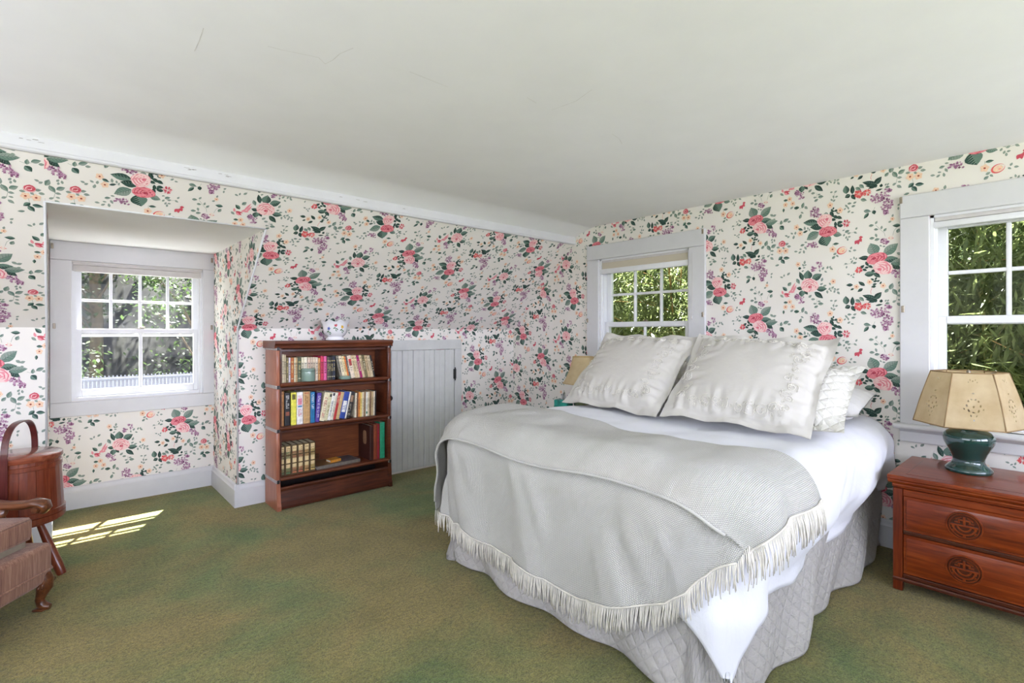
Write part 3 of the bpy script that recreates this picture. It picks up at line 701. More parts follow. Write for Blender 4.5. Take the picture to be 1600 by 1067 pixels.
boxo('head_casing', joints[0] - .09, 2.81 - 2.35, -.024, 0, 1.043, 1.13, M_BEAD, door, .003, 1)
boxo('casing', joints[-1] + .003, 2.81 - 2.35, -.024, 0, 0, 1.0425, M_BEAD, door, .003, 1); boxo('casing', joints[0] - .09, joints[0] - .003, -.024, 0, 0, 1.0425, M_BEAD, door, .003, 1)
bm = bmesh.new(); xh = joints[-1]
box(bm, xh - .014, xh + .016, -.027, -.019, .77, .86, .002, 1); lathe(bm, [(.004, .755), (.006, .76), (.006, .87), (.004, .876)], 10, (xh, -.03, 0)); obj('hinge', bm, M_BLACK, door)
bm = bmesh.new(); xh = joints[-1]; box(bm, xh - .014, xh + .016, -.027, -.019, .20, .29, .002, 1); obj('hinge', bm, M_BLACK, door)
kx = on_y(609, 622, YK - .045); bm = bmesh.new(); lathe(bm, [(.012, 0), (.009, .012), (.010, .02), (.019, .028), (.022, .038), (.017, .048), (.005, .052)], 18)
ko = obj('door_knob', bm, M_BLACK, door, True); ko.location = (kx[0] - 2.35, -.018, kx[2]); ko.rotation_euler = (rad(90), 0, 0)

# ------------------------------------------------------------------ bookcase
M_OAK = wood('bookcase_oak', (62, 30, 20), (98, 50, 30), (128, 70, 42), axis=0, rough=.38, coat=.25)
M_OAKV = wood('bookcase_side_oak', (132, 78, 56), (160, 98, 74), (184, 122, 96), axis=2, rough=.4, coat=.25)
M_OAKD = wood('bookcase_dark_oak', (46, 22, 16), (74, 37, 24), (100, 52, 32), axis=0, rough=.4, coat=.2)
M_OAKB = wood('bookcase_back', (88, 44, 24), (118, 64, 34), (140, 82, 46), axis=0, rough=.5, coat=.1)
M_BAND = plain('grey_metal_band', (168, 160, 160), .4, .5, metal=.4)
BX0, BX1, BYF, BYB = 1.10, 1.955, 3.600, 3.846
ang = rad(0.6)
bc = tag(empty('bookcase', (BX0, BYF, 0), ang), 'dark oak stacking bookcase with grey metal bands, full of books beside the low door', 'bookcase')
BW, BD = BX1 - BX0, BYB - BYF - .01
levels = [(.192, .533), (.533, .827), (.827, 1.087)]
def side_panel(x, z0, z1, m):
    return boxo('side_panel', x, x + .024, 0.004, BD, z0 + .0005, z1 - .0005, m, bc, .004)
for z0, z1 in levels:
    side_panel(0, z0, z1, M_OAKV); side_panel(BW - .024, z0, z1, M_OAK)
    bm = bmesh.new(); sweep(bm, [(0.010, -.024), (.016, -.020), (.019, -.012), (.016, -.004), (.010, 0), (-BD + .012, 0), (-BD + .012, -.024)], (.0245, .012, z0 + .026), (BW - .0245, .012, z0 + .026))
    obj('shelf', bm, M_OAK, bc)
    boxo('back_panel', .0245, BW - .0245, BD - .012, BD - .002, z0 + .0265, z1, M_OAKB, bc)
    # the glazed door of each section is pushed back under the shelf above: its lower rail shows
    bm = bmesh.new(); box(bm, .027, BW - .027, .03, .052, z1 - .024, z1 - .004, .003, 1); o = obj('retracted_door', bm, M_OAKD, bc)
    boxo('front_stile', .0242, .034, .002, .012, z0 + .0265, z1, M_OAKD, bc); boxo('front_stile', BW - .034, BW - .0242, .002, .012, z0 + .0265, z1, M_OAKD, bc)
for z in (.192, .533, .827, 1.087):
    for x0 in (-.003, BW - .027 + .003):
        bm = bmesh.new(); box(bm, x0, x0 + .027, .0, BD + .002, z - .011, z + .011, .003, 1); b = obj('metal_band', bm, M_BAND, bc)
        boxo('band_clip', x0 + .006, x0 + .022, -.006, .0, z - .012, z + .012, M_BLACK, b, .002, 1)
bm = bmesh.new(); sweep(bm, [(.0, 0), (.012, .002), (.014, .012), (.010, .018), (.018, .024), (.024, .034), (.022, .046), (.012, .051), (-BD, .051), (-BD, 0)], (-.012, .012, 1.088), (BW + .012, .012, 1.088)); obj('top_cap', bm, M_OAK, bc)
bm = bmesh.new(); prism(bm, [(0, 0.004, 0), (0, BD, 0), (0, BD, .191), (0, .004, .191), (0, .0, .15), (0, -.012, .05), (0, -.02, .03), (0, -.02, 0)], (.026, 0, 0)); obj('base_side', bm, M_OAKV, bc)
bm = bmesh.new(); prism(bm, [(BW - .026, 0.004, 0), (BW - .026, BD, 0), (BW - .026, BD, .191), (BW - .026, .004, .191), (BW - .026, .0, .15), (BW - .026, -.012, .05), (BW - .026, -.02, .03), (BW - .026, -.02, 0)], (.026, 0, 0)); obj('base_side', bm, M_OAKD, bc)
bm = bmesh.new(); sweep(bm, [(-.03, 0), (.012, 0), (.014, .016), (.010, .045), (0, .085), (-.006, .115), (.0, .132), (-.008, .142), (-.03, .142)], (.027, .0, .008), (BW - .027, .0, .008)); obj('base_drawer_front', bm, M_OAKD, bc)
boxo('base_back', .027, BW - .027, BD - .02, BD - .004, .02, .19, plain('base_gap_shade', (30, 18, 14), .8), bc); boxo('base_floor', .027, BW - .027, .04, BD - .01, .0, .02, M_OAKD, bc)  # near-black back paints in the shade of the gap above the drawer
boxo('name_plate', .265, .375, BD - .020, BD - .0125, .245, .29, wood('plate_wood', (60, 34, 20), (96, 58, 34), (120, 76, 46), axis=0), bc, .003, 1)

# ------------------------------------------------------------------ books
_bk = {}
M_PAGES = plain('book_pages', (214, 202, 174), .85, .1, var=.05, scale=200)
def cover_mat(c):
    key = 'cover_%d_%d_%d' % c
    return plain(key, c, .5, .4, var=.10, scale=60)
def book(x, z, thick, height, depth, col, lean=0.0, label=None, group=None, bands=(), y=.03, letter=None, flat=False):
    """book standing on the shelf: x along the shelf (bookcase frame), spine at y facing the room; bands: (from,to,colour) as fractions of the height"""
    W = Matrix.Translation((BX0, BYF, 0)) @ Matrix.Rotation(ang, 4, 'Z')
    o = empty('book'); o.matrix_world = W @ Matrix.Translation((x, y, z + max(0.0, thick * math.sin(lean)))) @ Matrix.Rotation(lean, 4, 'Y')
    bm = bmesh.new(); t = min(.003, thick * .18)
    pts = [(0, depth), (0, .002), (thick * .2, 0), (thick * .8, 0), (thick, .002), (thick, depth), (thick - t, depth), (thick - t, t), (t, t), (t, depth)]
    prism(bm, [(a, b, 0) for a, b in pts], (0, 0, height)); obj('cover', bm, cover_mat(col), o)
    boxo('pages', t, thick - t, t + .0003, depth - .004, .003, height - .003, M_PAGES, o)
    for f0, f1, c in bands:
        bm = bmesh.new(); poly(bm, [(thick * .16, -.0004, f0 * height), (thick * .84, -.0004, f0 * height), (thick * .84, -.0004, f1 * height), (thick * .16, -.0004, f1 * height)]); obj('spine_band', bm, cover_mat(c), o)
    if letter:
        bm = bmesh.new(); f0, f1, c, rows = letter; rr = random.Random(int(x * 9973)); n = int((f1 - f0) * height / .0085)
        for rw in range(rows):
            w = thick * .62 / rows; xa = thick * .19 + rw * w
            for k in range(n):
                if rr.random() < .14: continue
                z0 = (f0 + (f1 - f0) * (k + .12) / n) * height; z1 = z0 + .0062; v = rr.randint(0, 3)
                xs, xe = xa + w * .12, xa + w * .88; s = (xe - xs) * .26
                if v < 3: poly(bm, [(xs, -.0006, z0), (xe, -.0006, z0), (xe, -.0006, z0 + .0017), (xs, -.0006, z0 + .0017)])
                if v != 1: poly(bm, [(xs, -.0006, z0), (xs + s, -.0006, z0), (xs + s, -.0006, z1), (xs, -.0006, z1)])
                if v != 2: poly(bm, [(xe - s, -.0006, z0), (xe, -.0006, z0), (xe, -.0006, z1), (xe - s, -.0006, z1)])
                if v in (0, 3): poly(bm, [(xs, -.0006, z1 - .0017), (xe, -.0006, z1 - .0017), (xe, -.0006, z1), (xs, -.0006, z1)])
        if len(bm.faces): tag(obj('spine_lettering', bm, cover_mat(c), o), kind='stuff')
        else: bm.free()
    tag(o, label, 'book', group); return o
CREAM, BEI, TAN, WHT, OLV, BLK = (222, 208, 178), (200, 184, 150), (170, 132, 88), (226, 222, 212), (110, 100, 70), (40, 38, 38)
GT, GM, GB_ = 'books on the top shelf', 'books on the middle shelf', 'books on the bottom shelf'
# shelf 3 (top): pixel left edge of each spine in a 6.667x crop, colour, height, label
def shelf_x(cx, zz): return on_y(400 + cx / 6.667, zz, BYF + .03)[0] - BX0
ts = [(215, 32, (150, 134, 104), .195, 'striped beige and brown book at the left end of the top shelf'), (245, 30, (140, 124, 96), .195, 'brown patterned book, second from the left end of the top shelf'),
      (276, 20, CREAM, .193, 'tall cream paperback third from the left end of the top shelf'), (296, 22, BEI, .19, 'beige paperback left of the olive book on the top shelf'),
      (319, 24, (120, 108, 76), .172, 'olive-brown book on the top shelf beside a lilac-white one'), (344, 22, (206, 196, 204), .170, 'lilac-white book left of the rust-orange one on the top shelf'),
      (367, 33, (172, 96, 48), .170, 'rust-orange book on the top shelf'), (401, 16, CREAM, .17, 'thin cream book right of the rust-orange one'), (418, 20, (188, 160, 118), .17, 'tan book left of the green and brown one'),
      (439, 37, (84, 92, 70), .168, 'dark green book with brown lower spine behind the pottery jar'), (477, 27, (214, 206, 178), .168, 'pale yellow paperback behind the pottery jar'), (505, 38, (230, 222, 200), .17, 'wide ivory book behind the pottery jar'),
      (545, 27, (212, 186, 168), .168, 'pinkish beige paperback behind the pottery jar'), (573, 25, (200, 180, 160), .168, 'greyish tan paperback behind the pottery jar'), (599, 27, (216, 198, 172), .168, 'light tan paperback at the jar\'s right edge'),
      (627, 26, (222, 206, 186), .166, 'cream paperback right of the pottery jar'), (654, 22, (206, 150, 96), .16, 'orange-tan book left of the crimson one'), (678, 33, (198, 50, 84), .172, 'crimson book on the top shelf'), (712, 33, (214, 96, 150), .172, 'bright pink book on the top shelf'),
      (747, 18, (92, 84, 76), .168, 'dark grey-brown book right of the pink one'), (766, 20, (64, 62, 62), .166, 'charcoal book between dark ones on the top shelf'), (787, 20, BLK, .168, 'black book with pale bands on the top shelf'), (808, 26, (44, 48, 66), .168, 'navy book with yellow lettering on the top shelf')]
zs = levels[2][0] + .0265
for cx, w, c_, hh, lb in ts:
    xa = shelf_x(cx, 590); th = (shelf_x(cx + w, 590) - xa) * .94
    dark = sum(c_) < 330
    book(xa, zs, th, hh, .15, c_, 0, lb, GT, bands=[(.30, .34, tuple(int(v * .6) for v in c_)), (.72, .76, tuple(int(v * .55) for v in c_))] if not dark else [(.12, .16, (190, 180, 150)), (.8, .84, (190, 170, 110))],
         letter=(.38, .70, (225, 205, 140) if dark else tuple(int(v * .45) for v in c_), 1), y=.032 + .004 * rng.random())
xa = shelf_x(838, 590); la = rad(-12)
lean_t = [(.018, (128, 122, 110), .172, 'grey leaning paperback right of the navy book'), (.022, CREAM, .172, 'first cream paperback leaning behind the flat stoneware dish'), (.017, (222, 200, 150), .170, 'yellow-cream paperback leaning behind the flat stoneware dish'), (.011, (226, 128, 60), .168, 'thin orange leaning book on the top shelf'),
          (.013, (96, 90, 92), .168, 'black and white striped leaning book'), (.030, (226, 208, 186), .172, 'cream leaning book with a red motif on its spine'), (.021, (208, 186, 146), .173, 'beige leaning book left of the tan pair'), (.018, (214, 192, 158), .173, 'light beige leaning book left of the magenta one'),
          (.020, (158, 34, 98), .172, 'magenta leaning book on the top shelf'), (.020, (200, 178, 140), .172, 'tan leaning book right of the magenta one'), (.022, (112, 102, 68), .170, 'dark olive leaning book on the top shelf'), (.022, (186, 162, 124), .170, 'light brown leaning book near the right end of the top shelf'),
          (.022, (198, 180, 148), .168, 'pale leaning book next to the black one at the right end'), (.014, BLK, .168, 'thin black leaning book at the right end of the top shelf')]
xa += .004 + .172 * math.sin(-la) * .0
x_ = shelf_x(858, 590) + .172 * math.sin(rad(12)) * .55
for th, c_, hh, lb in lean_t:
    th *= .98
    book(x_, zs + .0003, th, hh, .15, c_, la, lb, GT, letter=(.3, .75, (232, 220, 190) if sum(c_) < 300 else tuple(int(v * .45) for v in c_), 1),
         bands=[(.55, .85, (196, 60, 60))] if 'red motif' in lb else [(.86, .9, tuple(int(v * .6) for v in c_))])
    x_ += th / math.cos(la) + .0006
# middle shelf
zs = levels[1][0] + .0265
mid = [(213, 28, (150, 84, 70), .225, 'worn red and grey book at the left end of the middle shelf', [], (.1, .9, (205, 190, 170), 1)), (247, 48, (176, 124, 76), .235, 'plain tan-brown book on the middle shelf', [(.92, .94, (120, 80, 48))], (.55, .72, (110, 70, 40), 1)),
       (301, 60, (36, 34, 36), .222, 'thick black book with large white spine lettering', [(.30, .42, (150, 82, 60))], (.52, .93, (228, 226, 220), 2)), (368, 57, (226, 218, 84), .222, 'bright yellow book on the middle shelf', [(.78, .95, (112, 104, 40))], (.76, .95, (60, 56, 30), 1)),
       (428, 66, (232, 228, 226), .222, 'white dust-jacket book with pink and blue bands', [(.60, .80, (214, 132, 150)), (.53, .58, (70, 120, 170)), (.80, .9, (236, 206, 208))], (.24, .47, (190, 60, 90), 2)), (495, 74, (190, 152, 104), .222, 'thick tan book right of the white jacketed one', [(.94, .965, (160, 60, 50))], (.62, .88, (150, 108, 62), 1)),
       (571, 47, (36, 112, 160), .216, 'bright blue book with white lettering on the middle shelf', [], (.45, .94, (226, 236, 240), 1))]
for cx, w, c_, hh, lb, bd, le in mid:
    xa = shelf_x(cx, 660); th = (shelf_x(cx + w, 660) - xa) * .95
    book(xa, zs, th, hh, .16, c_, 0, lb, GM, bands=bd, letter=le)
x_ = shelf_x(619, 660)
lm = [(.030, (84, 62, 150), .205, 'purple book with white lettering leaning on the middle shelf', 5, [], (.15, .9, (232, 226, 240), 1)), (.036, (226, 214, 180), .205, 'cream book with red lettering leaning on the middle shelf', 12, [], (.12, .82, (176, 48, 52), 1)),
      (.022, (206, 198, 160), .200, 'pale olive book leaning behind the red-lettered one', 12, [(.86, .96, (60, 58, 54))], (.2, .6, (120, 112, 70), 1)), (.022, (232, 228, 222), .202, 'white book with black lettering leaning on the middle shelf', 12, [(.88, .98, (52, 50, 52))], (.15, .7, (90, 88, 90), 1)),
      (.020, (222, 214, 196), .200, 'off-white book left of the red spine', 12, [], (.1, .9, (120, 110, 100), 1)), (.020, (178, 50, 50), .200, 'red book leaning on the middle shelf', 12, [], (.6, .9, (226, 190, 160), 1)), (.026, (196, 166, 120), .200, 'tan book leaning between the red and the blue one', 12, [], None),
      (.042, (48, 72, 150), .198, 'thick blue book with a white band leaning on the middle shelf', 12, [(.24, .66, (232, 230, 228))], (.32, .52, (48, 72, 150), 1)), (.011, (228, 222, 212), .198, 'thin white book right of the thick blue one', 12, [], None),
      (.030, (44, 42, 44), .198, 'black book with tan and white lettering on the middle shelf', 12, [(.6, .85, (150, 120, 96))], (.1, .55, (190, 180, 160), 2))]
prev_top = 0
for th, c_, hh, lb, dg_, bd, le in lm:
    book(x_, zs + .0003, th * .97, hh, .16, c_, rad(dg_), lb, GM, bands=bd, letter=le)
    x_ += th / math.cos(rad(dg_)) * .985
x_ += .038
for k, (th, c_, lb) in enumerate([(.016, (222, 210, 186), 'cream paperback right of the black lettered book'), (.016, (120, 82, 58), 'dark brown paperback on the middle shelf'), (.018, (222, 140, 66), 'orange paperback on the middle shelf'), (.016, (226, 200, 110), 'yellow paperback right of the orange one'), (.018, (214, 200, 170), 'cream paperback right of the yellow one'),
                                  (.020, (150, 122, 92), 'mottled brown paperback on the middle shelf'), (.018, (226, 224, 214), 'white paperback with a small green mark low on its spine'), (.018, (206, 190, 158), 'beige paperback right of the green-marked one'), (.018, (140, 108, 78), 'brown paperback near the right end of the middle shelf'), (.020, (190, 164, 122), 'tan paperback near the right end of the middle shelf'), (.016, (216, 204, 180), 'pale paperback beside the black end book'), (.012, BLK, 'thin black book at the right end of the middle shelf')]):
    th *= .78
    if x_ + th > BW - .036: break
    book(x_, zs, th * .96, .182 + .003 * (k % 3), .14, c_, rad(1.2), lb, GM, letter=(.3, .8, tuple(int(v * .5) for v in c_), 1), bands=[(.1, .2, (40, 120, 90))] if 'green mark' in lb else [])
    x_ += th + .001
# bottom shelf: six matched volumes, albums at the right, books lying flat
zs = levels[0][0] + .0265
x_ = shelf_x(238, 740)
for k, (c_, nm) in enumerate(zip([(96, 112, 84), (92, 122, 84), (190, 120, 84), (196, 112, 84), (206, 156, 100), (206, 178, 110)], ['grey-green', 'green', 'salmon', 'coral', 'ochre', 'yellow'])):
    book(x_, zs, .040, .205, .15, (86, 66, 40), 0, 'old cream volume with %s spine labels, one of six matched volumes' % nm, 'six matched volumes on the bottom shelf',
         bands=[(.05, .10, c_), (.12, .36, (222, 196, 146)), (.12, .24, c_), (.40, .64, (222, 196, 146)), (.55, .64, c_), (.68, .96, (222, 196, 146)), (.68, .78, c_), (.36, .372, (120, 90, 50)), (.64, .652, (120, 90, 50))], letter=(.80, .92, (120, 84, 50), 1))
    x_ += .0418
def flat_book(name, loc, sx, sy, t, col, rz, label):
    W = Matrix.Translation((BX0, BYF, 0)) @ Matrix.Rotation(ang, 4, 'Z')
    o = empty(name); o.matrix_world = W @ Matrix.Translation(loc) @ Matrix.Rotation(rz, 4, 'Z')
    bm = bmesh.new(); c = .0025
    prism(bm, [(0, 0, 0), (0, 0, t), (0, sy, t), (0, sy, t - c), (0, .004, t - c), (0, .004, c), (0, sy, c), (0, sy, 0)], (sx, 0, 0)); obj('cover', bm, cover_mat(col), o)
    boxo('pages', .004, sx - .003, .0045, sy - .004, c, t - c, plain('white_pages', (226, 222, 212), .8, .1), o)
    return tag(o, label, 'book', GB_)
fb = flat_book('book', (.30, .215, zs), .335, .185, .022, (120, 112, 104), rad(180 + 0), 'large grey art book lying flat on the bottom shelf')
fb.matrix_world = Matrix.Translation((BX0, BYF, 0)) @ Matrix.Rotation(ang, 4, 'Z') @ Matrix.Translation((.285, .030, zs)) @ Matrix.Rotation(rad(3), 4, 'Z')
bm = bmesh.new(); poly(bm, [(.17, .01, .0224), (.325, .01, .0224), (.325, .17, .0224), (.17, .17, .0224)]); obj('cover_picture', bm, cover_mat((84, 84, 92)), fb)
bm = bmesh.new(); poly(bm, [(.01, .01, .0224), (.165, .01, .0224), (.165, .17, .0224), (.01, .17, .0224)]); obj('cover_picture', bm, cover_mat((126, 96, 62)), fb)
sb = flat_book('book', (.40, .07, zs + .0226), .085, .07, .018, (206, 140, 54), rad(8), 'small orange book lying on the large art book')
x_ = BW - .034 - .100
al = book(x_ - .030, zs, .028, .262, .20, (58, 26, 20), 0, 'dark brown album with a tan oval plate on its cover', GB_)
bm = bmesh.new(); pts = [(-.0006, .085 + .026 * math.copysign(abs(math.cos(a)) ** .5, math.cos(a)), .165 + .052 * math.copysign(abs(math.sin(a)) ** .6, math.sin(a))) for a in np.linspace(0, 6.283, 24, endpoint=False)]
prism(bm, pts, (-.002, 0, 0)); obj('oval_plate', bm, plain('tan_plate', (150, 112, 84), .5), al)
book(x_ + .001, zs, .026, .268, .20, (138, 66, 40), 0, 'tall rust-brown album right of the dark one', GB_); book(x_ + .030, zs, .022, .270, .20, (136, 34, 44), 0, 'tall wine-red album on the bottom shelf', GB_)
gb = book(x_ + .055, zs, .040, .278, .20, (44, 150, 112), 0, 'tall marbled green album at the right end of the bottom shelf', GB_)

# ------------------------------------------------------------------ pottery on and in the bookcase
def porcelain(name, c, rough=.12, coat=.6):
    return plain(name, c, rough, .5, coat=coat, var=.02, scale=8)
zb = levels[2][0] + .0265
p = on_y(400 + 545 / 6.667, 597, BYF + .018)
jar = empty('pottery_jar', (p[0] + .002, BYF + .022, zb))
bm = bmesh.new(); lathe(bm, [(.030, 0), (.043, .003), (.046, .012), (.046, .082), (.044, .090), (.040, .093), (.038, .088), (.038, .012), (.0, .010)], 36, cap=False); bm.faces.new([v for v in bm.verts][:36][::-1])
JAR_R = 1.0
o = obj('jar_body', bm, porcelain('celadon_glaze', (128, 152, 140), .25), jar, True, 40); jar.location.y = BYF - .006 + .03
bm = bmesh.new(); lathe(bm, [(.0455, .0), (.0475, .002), (.0475, .010), (.0455, .012)], 36, (0, 0, .070), cap=False); obj('jar_collar', bm, porcelain('celadon_dark', (104, 130, 120), .3), jar, True)
tag(jar, 'round grey-green pottery jar standing before the books on the top shelf', 'jar')
p = on_y(400 + 932 / 6.667, 594, BYF + .018)
bm = bmesh.new(); lathe(bm, [(.030, 0), (.040, .001), (.042, .006), (.042, .017), (.040, .021), (.034, .024), (.012, .026), (.0, .026)], 36, cap=False)
lid = empty('stoneware_dish', (p[0], BYF + .024, zb)); obj('lid_body', bm, porcelain('celadon_glaze', (128, 152, 140)), lid, True, 50)
bm = bmesh.new(); lathe(bm, [(.0425, .0), (.044, .002), (.0425, .004)], 36, (0, 0, .010), cap=False); obj('lid_rim', bm, porcelain('celadon_dark', (104, 130, 120)), lid, True)
tag(lid, 'flat grey-green stoneware dish lying before the books on the top shelf', 'dish')

pot = empty('cachepot', (*on_y(524.5, 531, BYF + .10)[:2], 1.1395)); pot.location.y = BYF + .11
def scal(a, r, z):
    k = ss(.07, .15, z); return r * (1 + .035 * k * abs(math.cos(4 * a)) - .02 * k), z + .008 * k * math.cos(8 * a)
bm = bmesh.new()
lathe(bm, [(.058, 0), (.066, .002), (.066, .010), (.058, .020), (.056, .026), (.070, .036), (.082, .055), (.086, .085), (.089, .115), (.096, .132), (.101, .140), (.098, .143), (.092, .134), (.084, .115), (.080, .085), (.072, .05), (.0, .04)], 48, fn=scal, cap=False)
M_PORC = porcelain('white_porcelain', (236, 236, 240))
obj('bowl', bm, M_PORC, pot, True, 60)
PF = [('red', (196, 84, 92)), ('blue', (92, 108, 176)), ('yellow', (226, 182, 60)), ('green', (84, 122, 92)), ('mauve', (140, 100, 140))]
PFM = {k: plain('painted_' + k, c, .2, .5) for k, c in PF}
def on_pot(a, z):
    for (r0, z0), (r1, z1) in zip([(.070, .036), (.082, .055), (.086, .085), (.089, .115), (.096, .132)], [(.082, .055), (.086, .085), (.089, .115), (.096, .132), (.101, .14)]):
        if z <= z1: break
    r = r0 + (r1 - r0) * (z - z0) / (z1 - z0); r, zz = scal(a, r, z); r += .0022
    return (r * math.cos(a), r * math.sin(a), zz)
def painted(a0, z0, shapes, c):
    bm = bmesh.new()
    for da, dz, ra, rz, rot in shapes:
        f = []
        for k in range(10):
            t = 2 * math.pi * k / 10; u, v = ra * math.cos(t), rz * math.sin(t); cr, sr = math.cos(rot), math.sin(rot)
            f.append(on_pot(a0 + (da + u * cr - v * sr) / .088, z0 + dz + u * sr + v * cr))
        poly(bm, f)
    obj('painted_flower', bm, PFM[c], pot)
view = math.atan2(-pot.location.y, -pot.location.x)      # side of the pot that faces the room
for da, col_, z0 in ((-.52, 'blue', .085), (.05, 'red', .112), (.60, 'yellow', .098), (1.6, 'mauve', .10), (-1.6, 'yellow', .10)):
    a0 = view + da
    painted(a0, z0, [(.007 * math.cos(t), .007 * math.sin(t), .0055, .004, t) for t in np.linspace(0, 6.28, 6)[:-1]] + [(0, 0, .004, .004, 0)], col_)
    painted(a0, z0, [(-.002, -.025, .0018, .016, .1), (-.010, -.022, .009, .004, .7), (.009, -.030, .010, .004, -.7), (.004, -.042, .008, .003, -.3)], 'green')
tag(pot, 'white porcelain cachepot with painted flowers and scalloped rim on the bookcase top', 'pot')

# ------------------------------------------------------------------ bed
def cloth_mat(name, c, kind, rough=.85):
    t = NT(name); uv = t.new('UVMap').outputs[0]
    def mapped(sc, rot=0.0):
        m = t.new('Mapping'); m.inputs['Scale'].default_value = (sc, sc, sc) if not isinstance(sc, tuple) else sc; m.inputs['Rotation'].default_value = (0, 0, rot); t.link(uv, m.inputs[0]); return m.outputs[0]
    fine = t.noise(mapped(1), 900, 2, .6); soft = t.noise(mapped(1), 9, 3)
    colr = t.ramp(soft, [(.3, tuple(v * .985 for v in c)), (.7, c)]); nr = t.bump(fine, .12, .0006); spec = .2
    if kind == 'weave':
        def sep(v):
            s = t.new('SeparateXYZ'); t.link(v, s.inputs[0]); return s.outputs[0], s.outputs[1]
        wob = t.noise(mapped(1), 26, 2)
        x, y = sep(mapped((140, 190, 1)))
        row = t.math('FLOOR', y); xs = t.math('ADD', t.math('ADD', x, t.math('MULTIPLY', row, .5)), t.math('MULTIPLY', wob, .9))
        fx = t.math('ABSOLUTE', t.math('SUBTRACT', t.math('FRACT', xs), .5)); fy = t.math('ABSOLUTE', t.math('SUBTRACT', t.math('FRACT', y), .5))
        d = t.math('SQRT', t.math('ADD', t.math('POWER', t.math('MULTIPLY', fx, 1.5), 2.0), t.math('POWER', t.math('MULTIPLY', fy, 1.9), 2.0)))
        hgt = t.math('SUBTRACT', 1.0, t.math('MULTIPLY', d, 1.25))
        colr = t.mix(t.ramp(hgt, [(.15, (0, 0, 0)), (.5, (255, 255, 255))]), tuple(int(v * .80) for v in c), tuple(c))
        nr = t.bump(hgt, .7, .005, nr)
    if kind == 'quilt':
        def sep(v):
            s = t.new('SeparateXYZ'); t.link(v, s.inputs[0]); return s.outputs[0], s.outputs[1]
        x, y = sep(mapped(23.0, rad(45)))
        fx = t.math('ABSOLUTE', t.math('SUBTRACT', t.math('FRACT', x), .5)); fy = t.math('ABSOLUTE', t.math('SUBTRACT', t.math('FRACT', y), .5))
        m = t.math('MINIMUM', t.math('SUBTRACT', .5, fx), t.math('SUBTRACT', .5, fy))
        puff = t.math('POWER', t.math('MINIMUM', t.math('MULTIPLY', m, 3.0), 1.0), .5)
        pk = t.noise(mapped((70, 200, 1), rad(45)), 1.0, 3, .6); pk2 = t.noise(mapped((45, 45, 1)), 1.6, 3)
        nr = t.bump(puff, .6, .010, nr); nr = t.bump(pk, .6, .008, nr); nr = t.bump(pk2, .3, .006, nr)
    if kind == 'cotton':
        wr_ = t.noise(mapped((1, 1, 1)), 14, 4, .6, .4); nr = t.bump(wr_, .22, .012, nr)
    return t.done(colr, rough, nr, spec, sheen=.15)
M_DUVET = cloth_mat('duvet_cotton', (228, 229, 235), 'cotton'); M_SHEET = cloth_mat('sheet_cotton', (222, 220, 218), 'cotton')
M_THROW = cloth_mat('throw_weave', (236, 233, 226), 'weave'); M_QUILT = cloth_mat('quilted_cotton', (186, 182, 178), 'quilt'); M_SHAM = cloth_mat('sham_cotton', (202, 198, 191), 'cotton')
M_QSHAM = cloth_mat('quilted_sham', (224, 221, 213), 'quilt'); M_STITCH = plain('embroidery_thread', (226, 222, 212), .7, .3); M_FRINGE = plain('fringe_yarn', (222, 217, 206), .85, .2)

BF, BHD, BN, BFAR = 1.61, 3.44, 0.80, 2.255       # mattress: foot, head, near side, far side
bed = empty('bed', ((BF + BHD) / 2, (BN + BFAR) / 2, 0))
cx_, cy_ = (BF + BHD) / 2, (BN + BFAR) / 2
def loc_box(name, x0, x1, y0, y1, z0, z1, m, bev): return boxo(name, x0 - cx_, x1 - cx_, y0 - cy_, y1 - cy_, z0, z1, m, bed, bev, 3)
loc_box('mattress', BF, BHD, BN, BFAR, .335, .565, plain('mattress_ticking', (214, 210, 204), .9, .1), .05)
loc_box('box_spring', BF + .01, BHD, BN + .01, BFAR - .01, .12, .334, plain('box_spring_cloth', (196, 190, 184), .9, .1), .02)
for x in (BF + .08, BHD - .12):
    for y in (BN + .1, BFAR - .14): loc_box('leg', x, x + .05, y, y + .05, 0, .1195, M_BLACK, .004)
tag(bed, 'low queen bed under white bedding with its head at the flowered wall', 'bed')

class Wrap:
    """maps flat cloth coordinates (a along the bed, b across) onto the bed: flat on top, rounded over the edge, hanging down the sides"""
    def __init__(s, xf, yn, yf, ztop, re, rc, lmax=9.0):
        s.lmax = lmax
        s.xf, s.yn, s.yf, s.z, s.re, s.rc = xf, yn, yf, ztop, re, rc       # outer vertical faces, top, edge radius, plan corner radius
    def __call__(s, a, b):
        """returns position, outward direction, hang length below the edge"""
        qx = max(a, s.xf + s.rc); qy = min(max(b, s.yn + s.rc), s.yf - s.rc)
        dx, dy = a - qx, b - qy; rho = math.hypot(dx, dy)
        if rho < 1e-9: return Vector((a, b, s.z)), Vector((0, 0, 1)), 0.0, Vector((0, 0, 0))
        nx, ny = dx / rho, dy / rho; flat = s.rc - s.re; arc = s.re * math.pi / 2
        if rho <= flat: return Vector((a, b, s.z)), Vector((0, 0, 1)), 0.0, Vector((nx, ny, 0))
        l = min(rho - flat, s.lmax)
        if l < arc:
            t = l / s.re; hor = flat + s.re * math.sin(t); z = s.z - s.re * (1 - math.cos(t)); n = Vector((nx * math.sin(t), ny * math.sin(t), math.cos(t)))
        else:
            hor = flat + s.re; z = s.z - s.re - (l - arc); n = Vector((nx, ny, 0))
        return Vector((qx + nx * hor, qy + ny * hor, z)), n, l, Vector((nx, ny, 0))

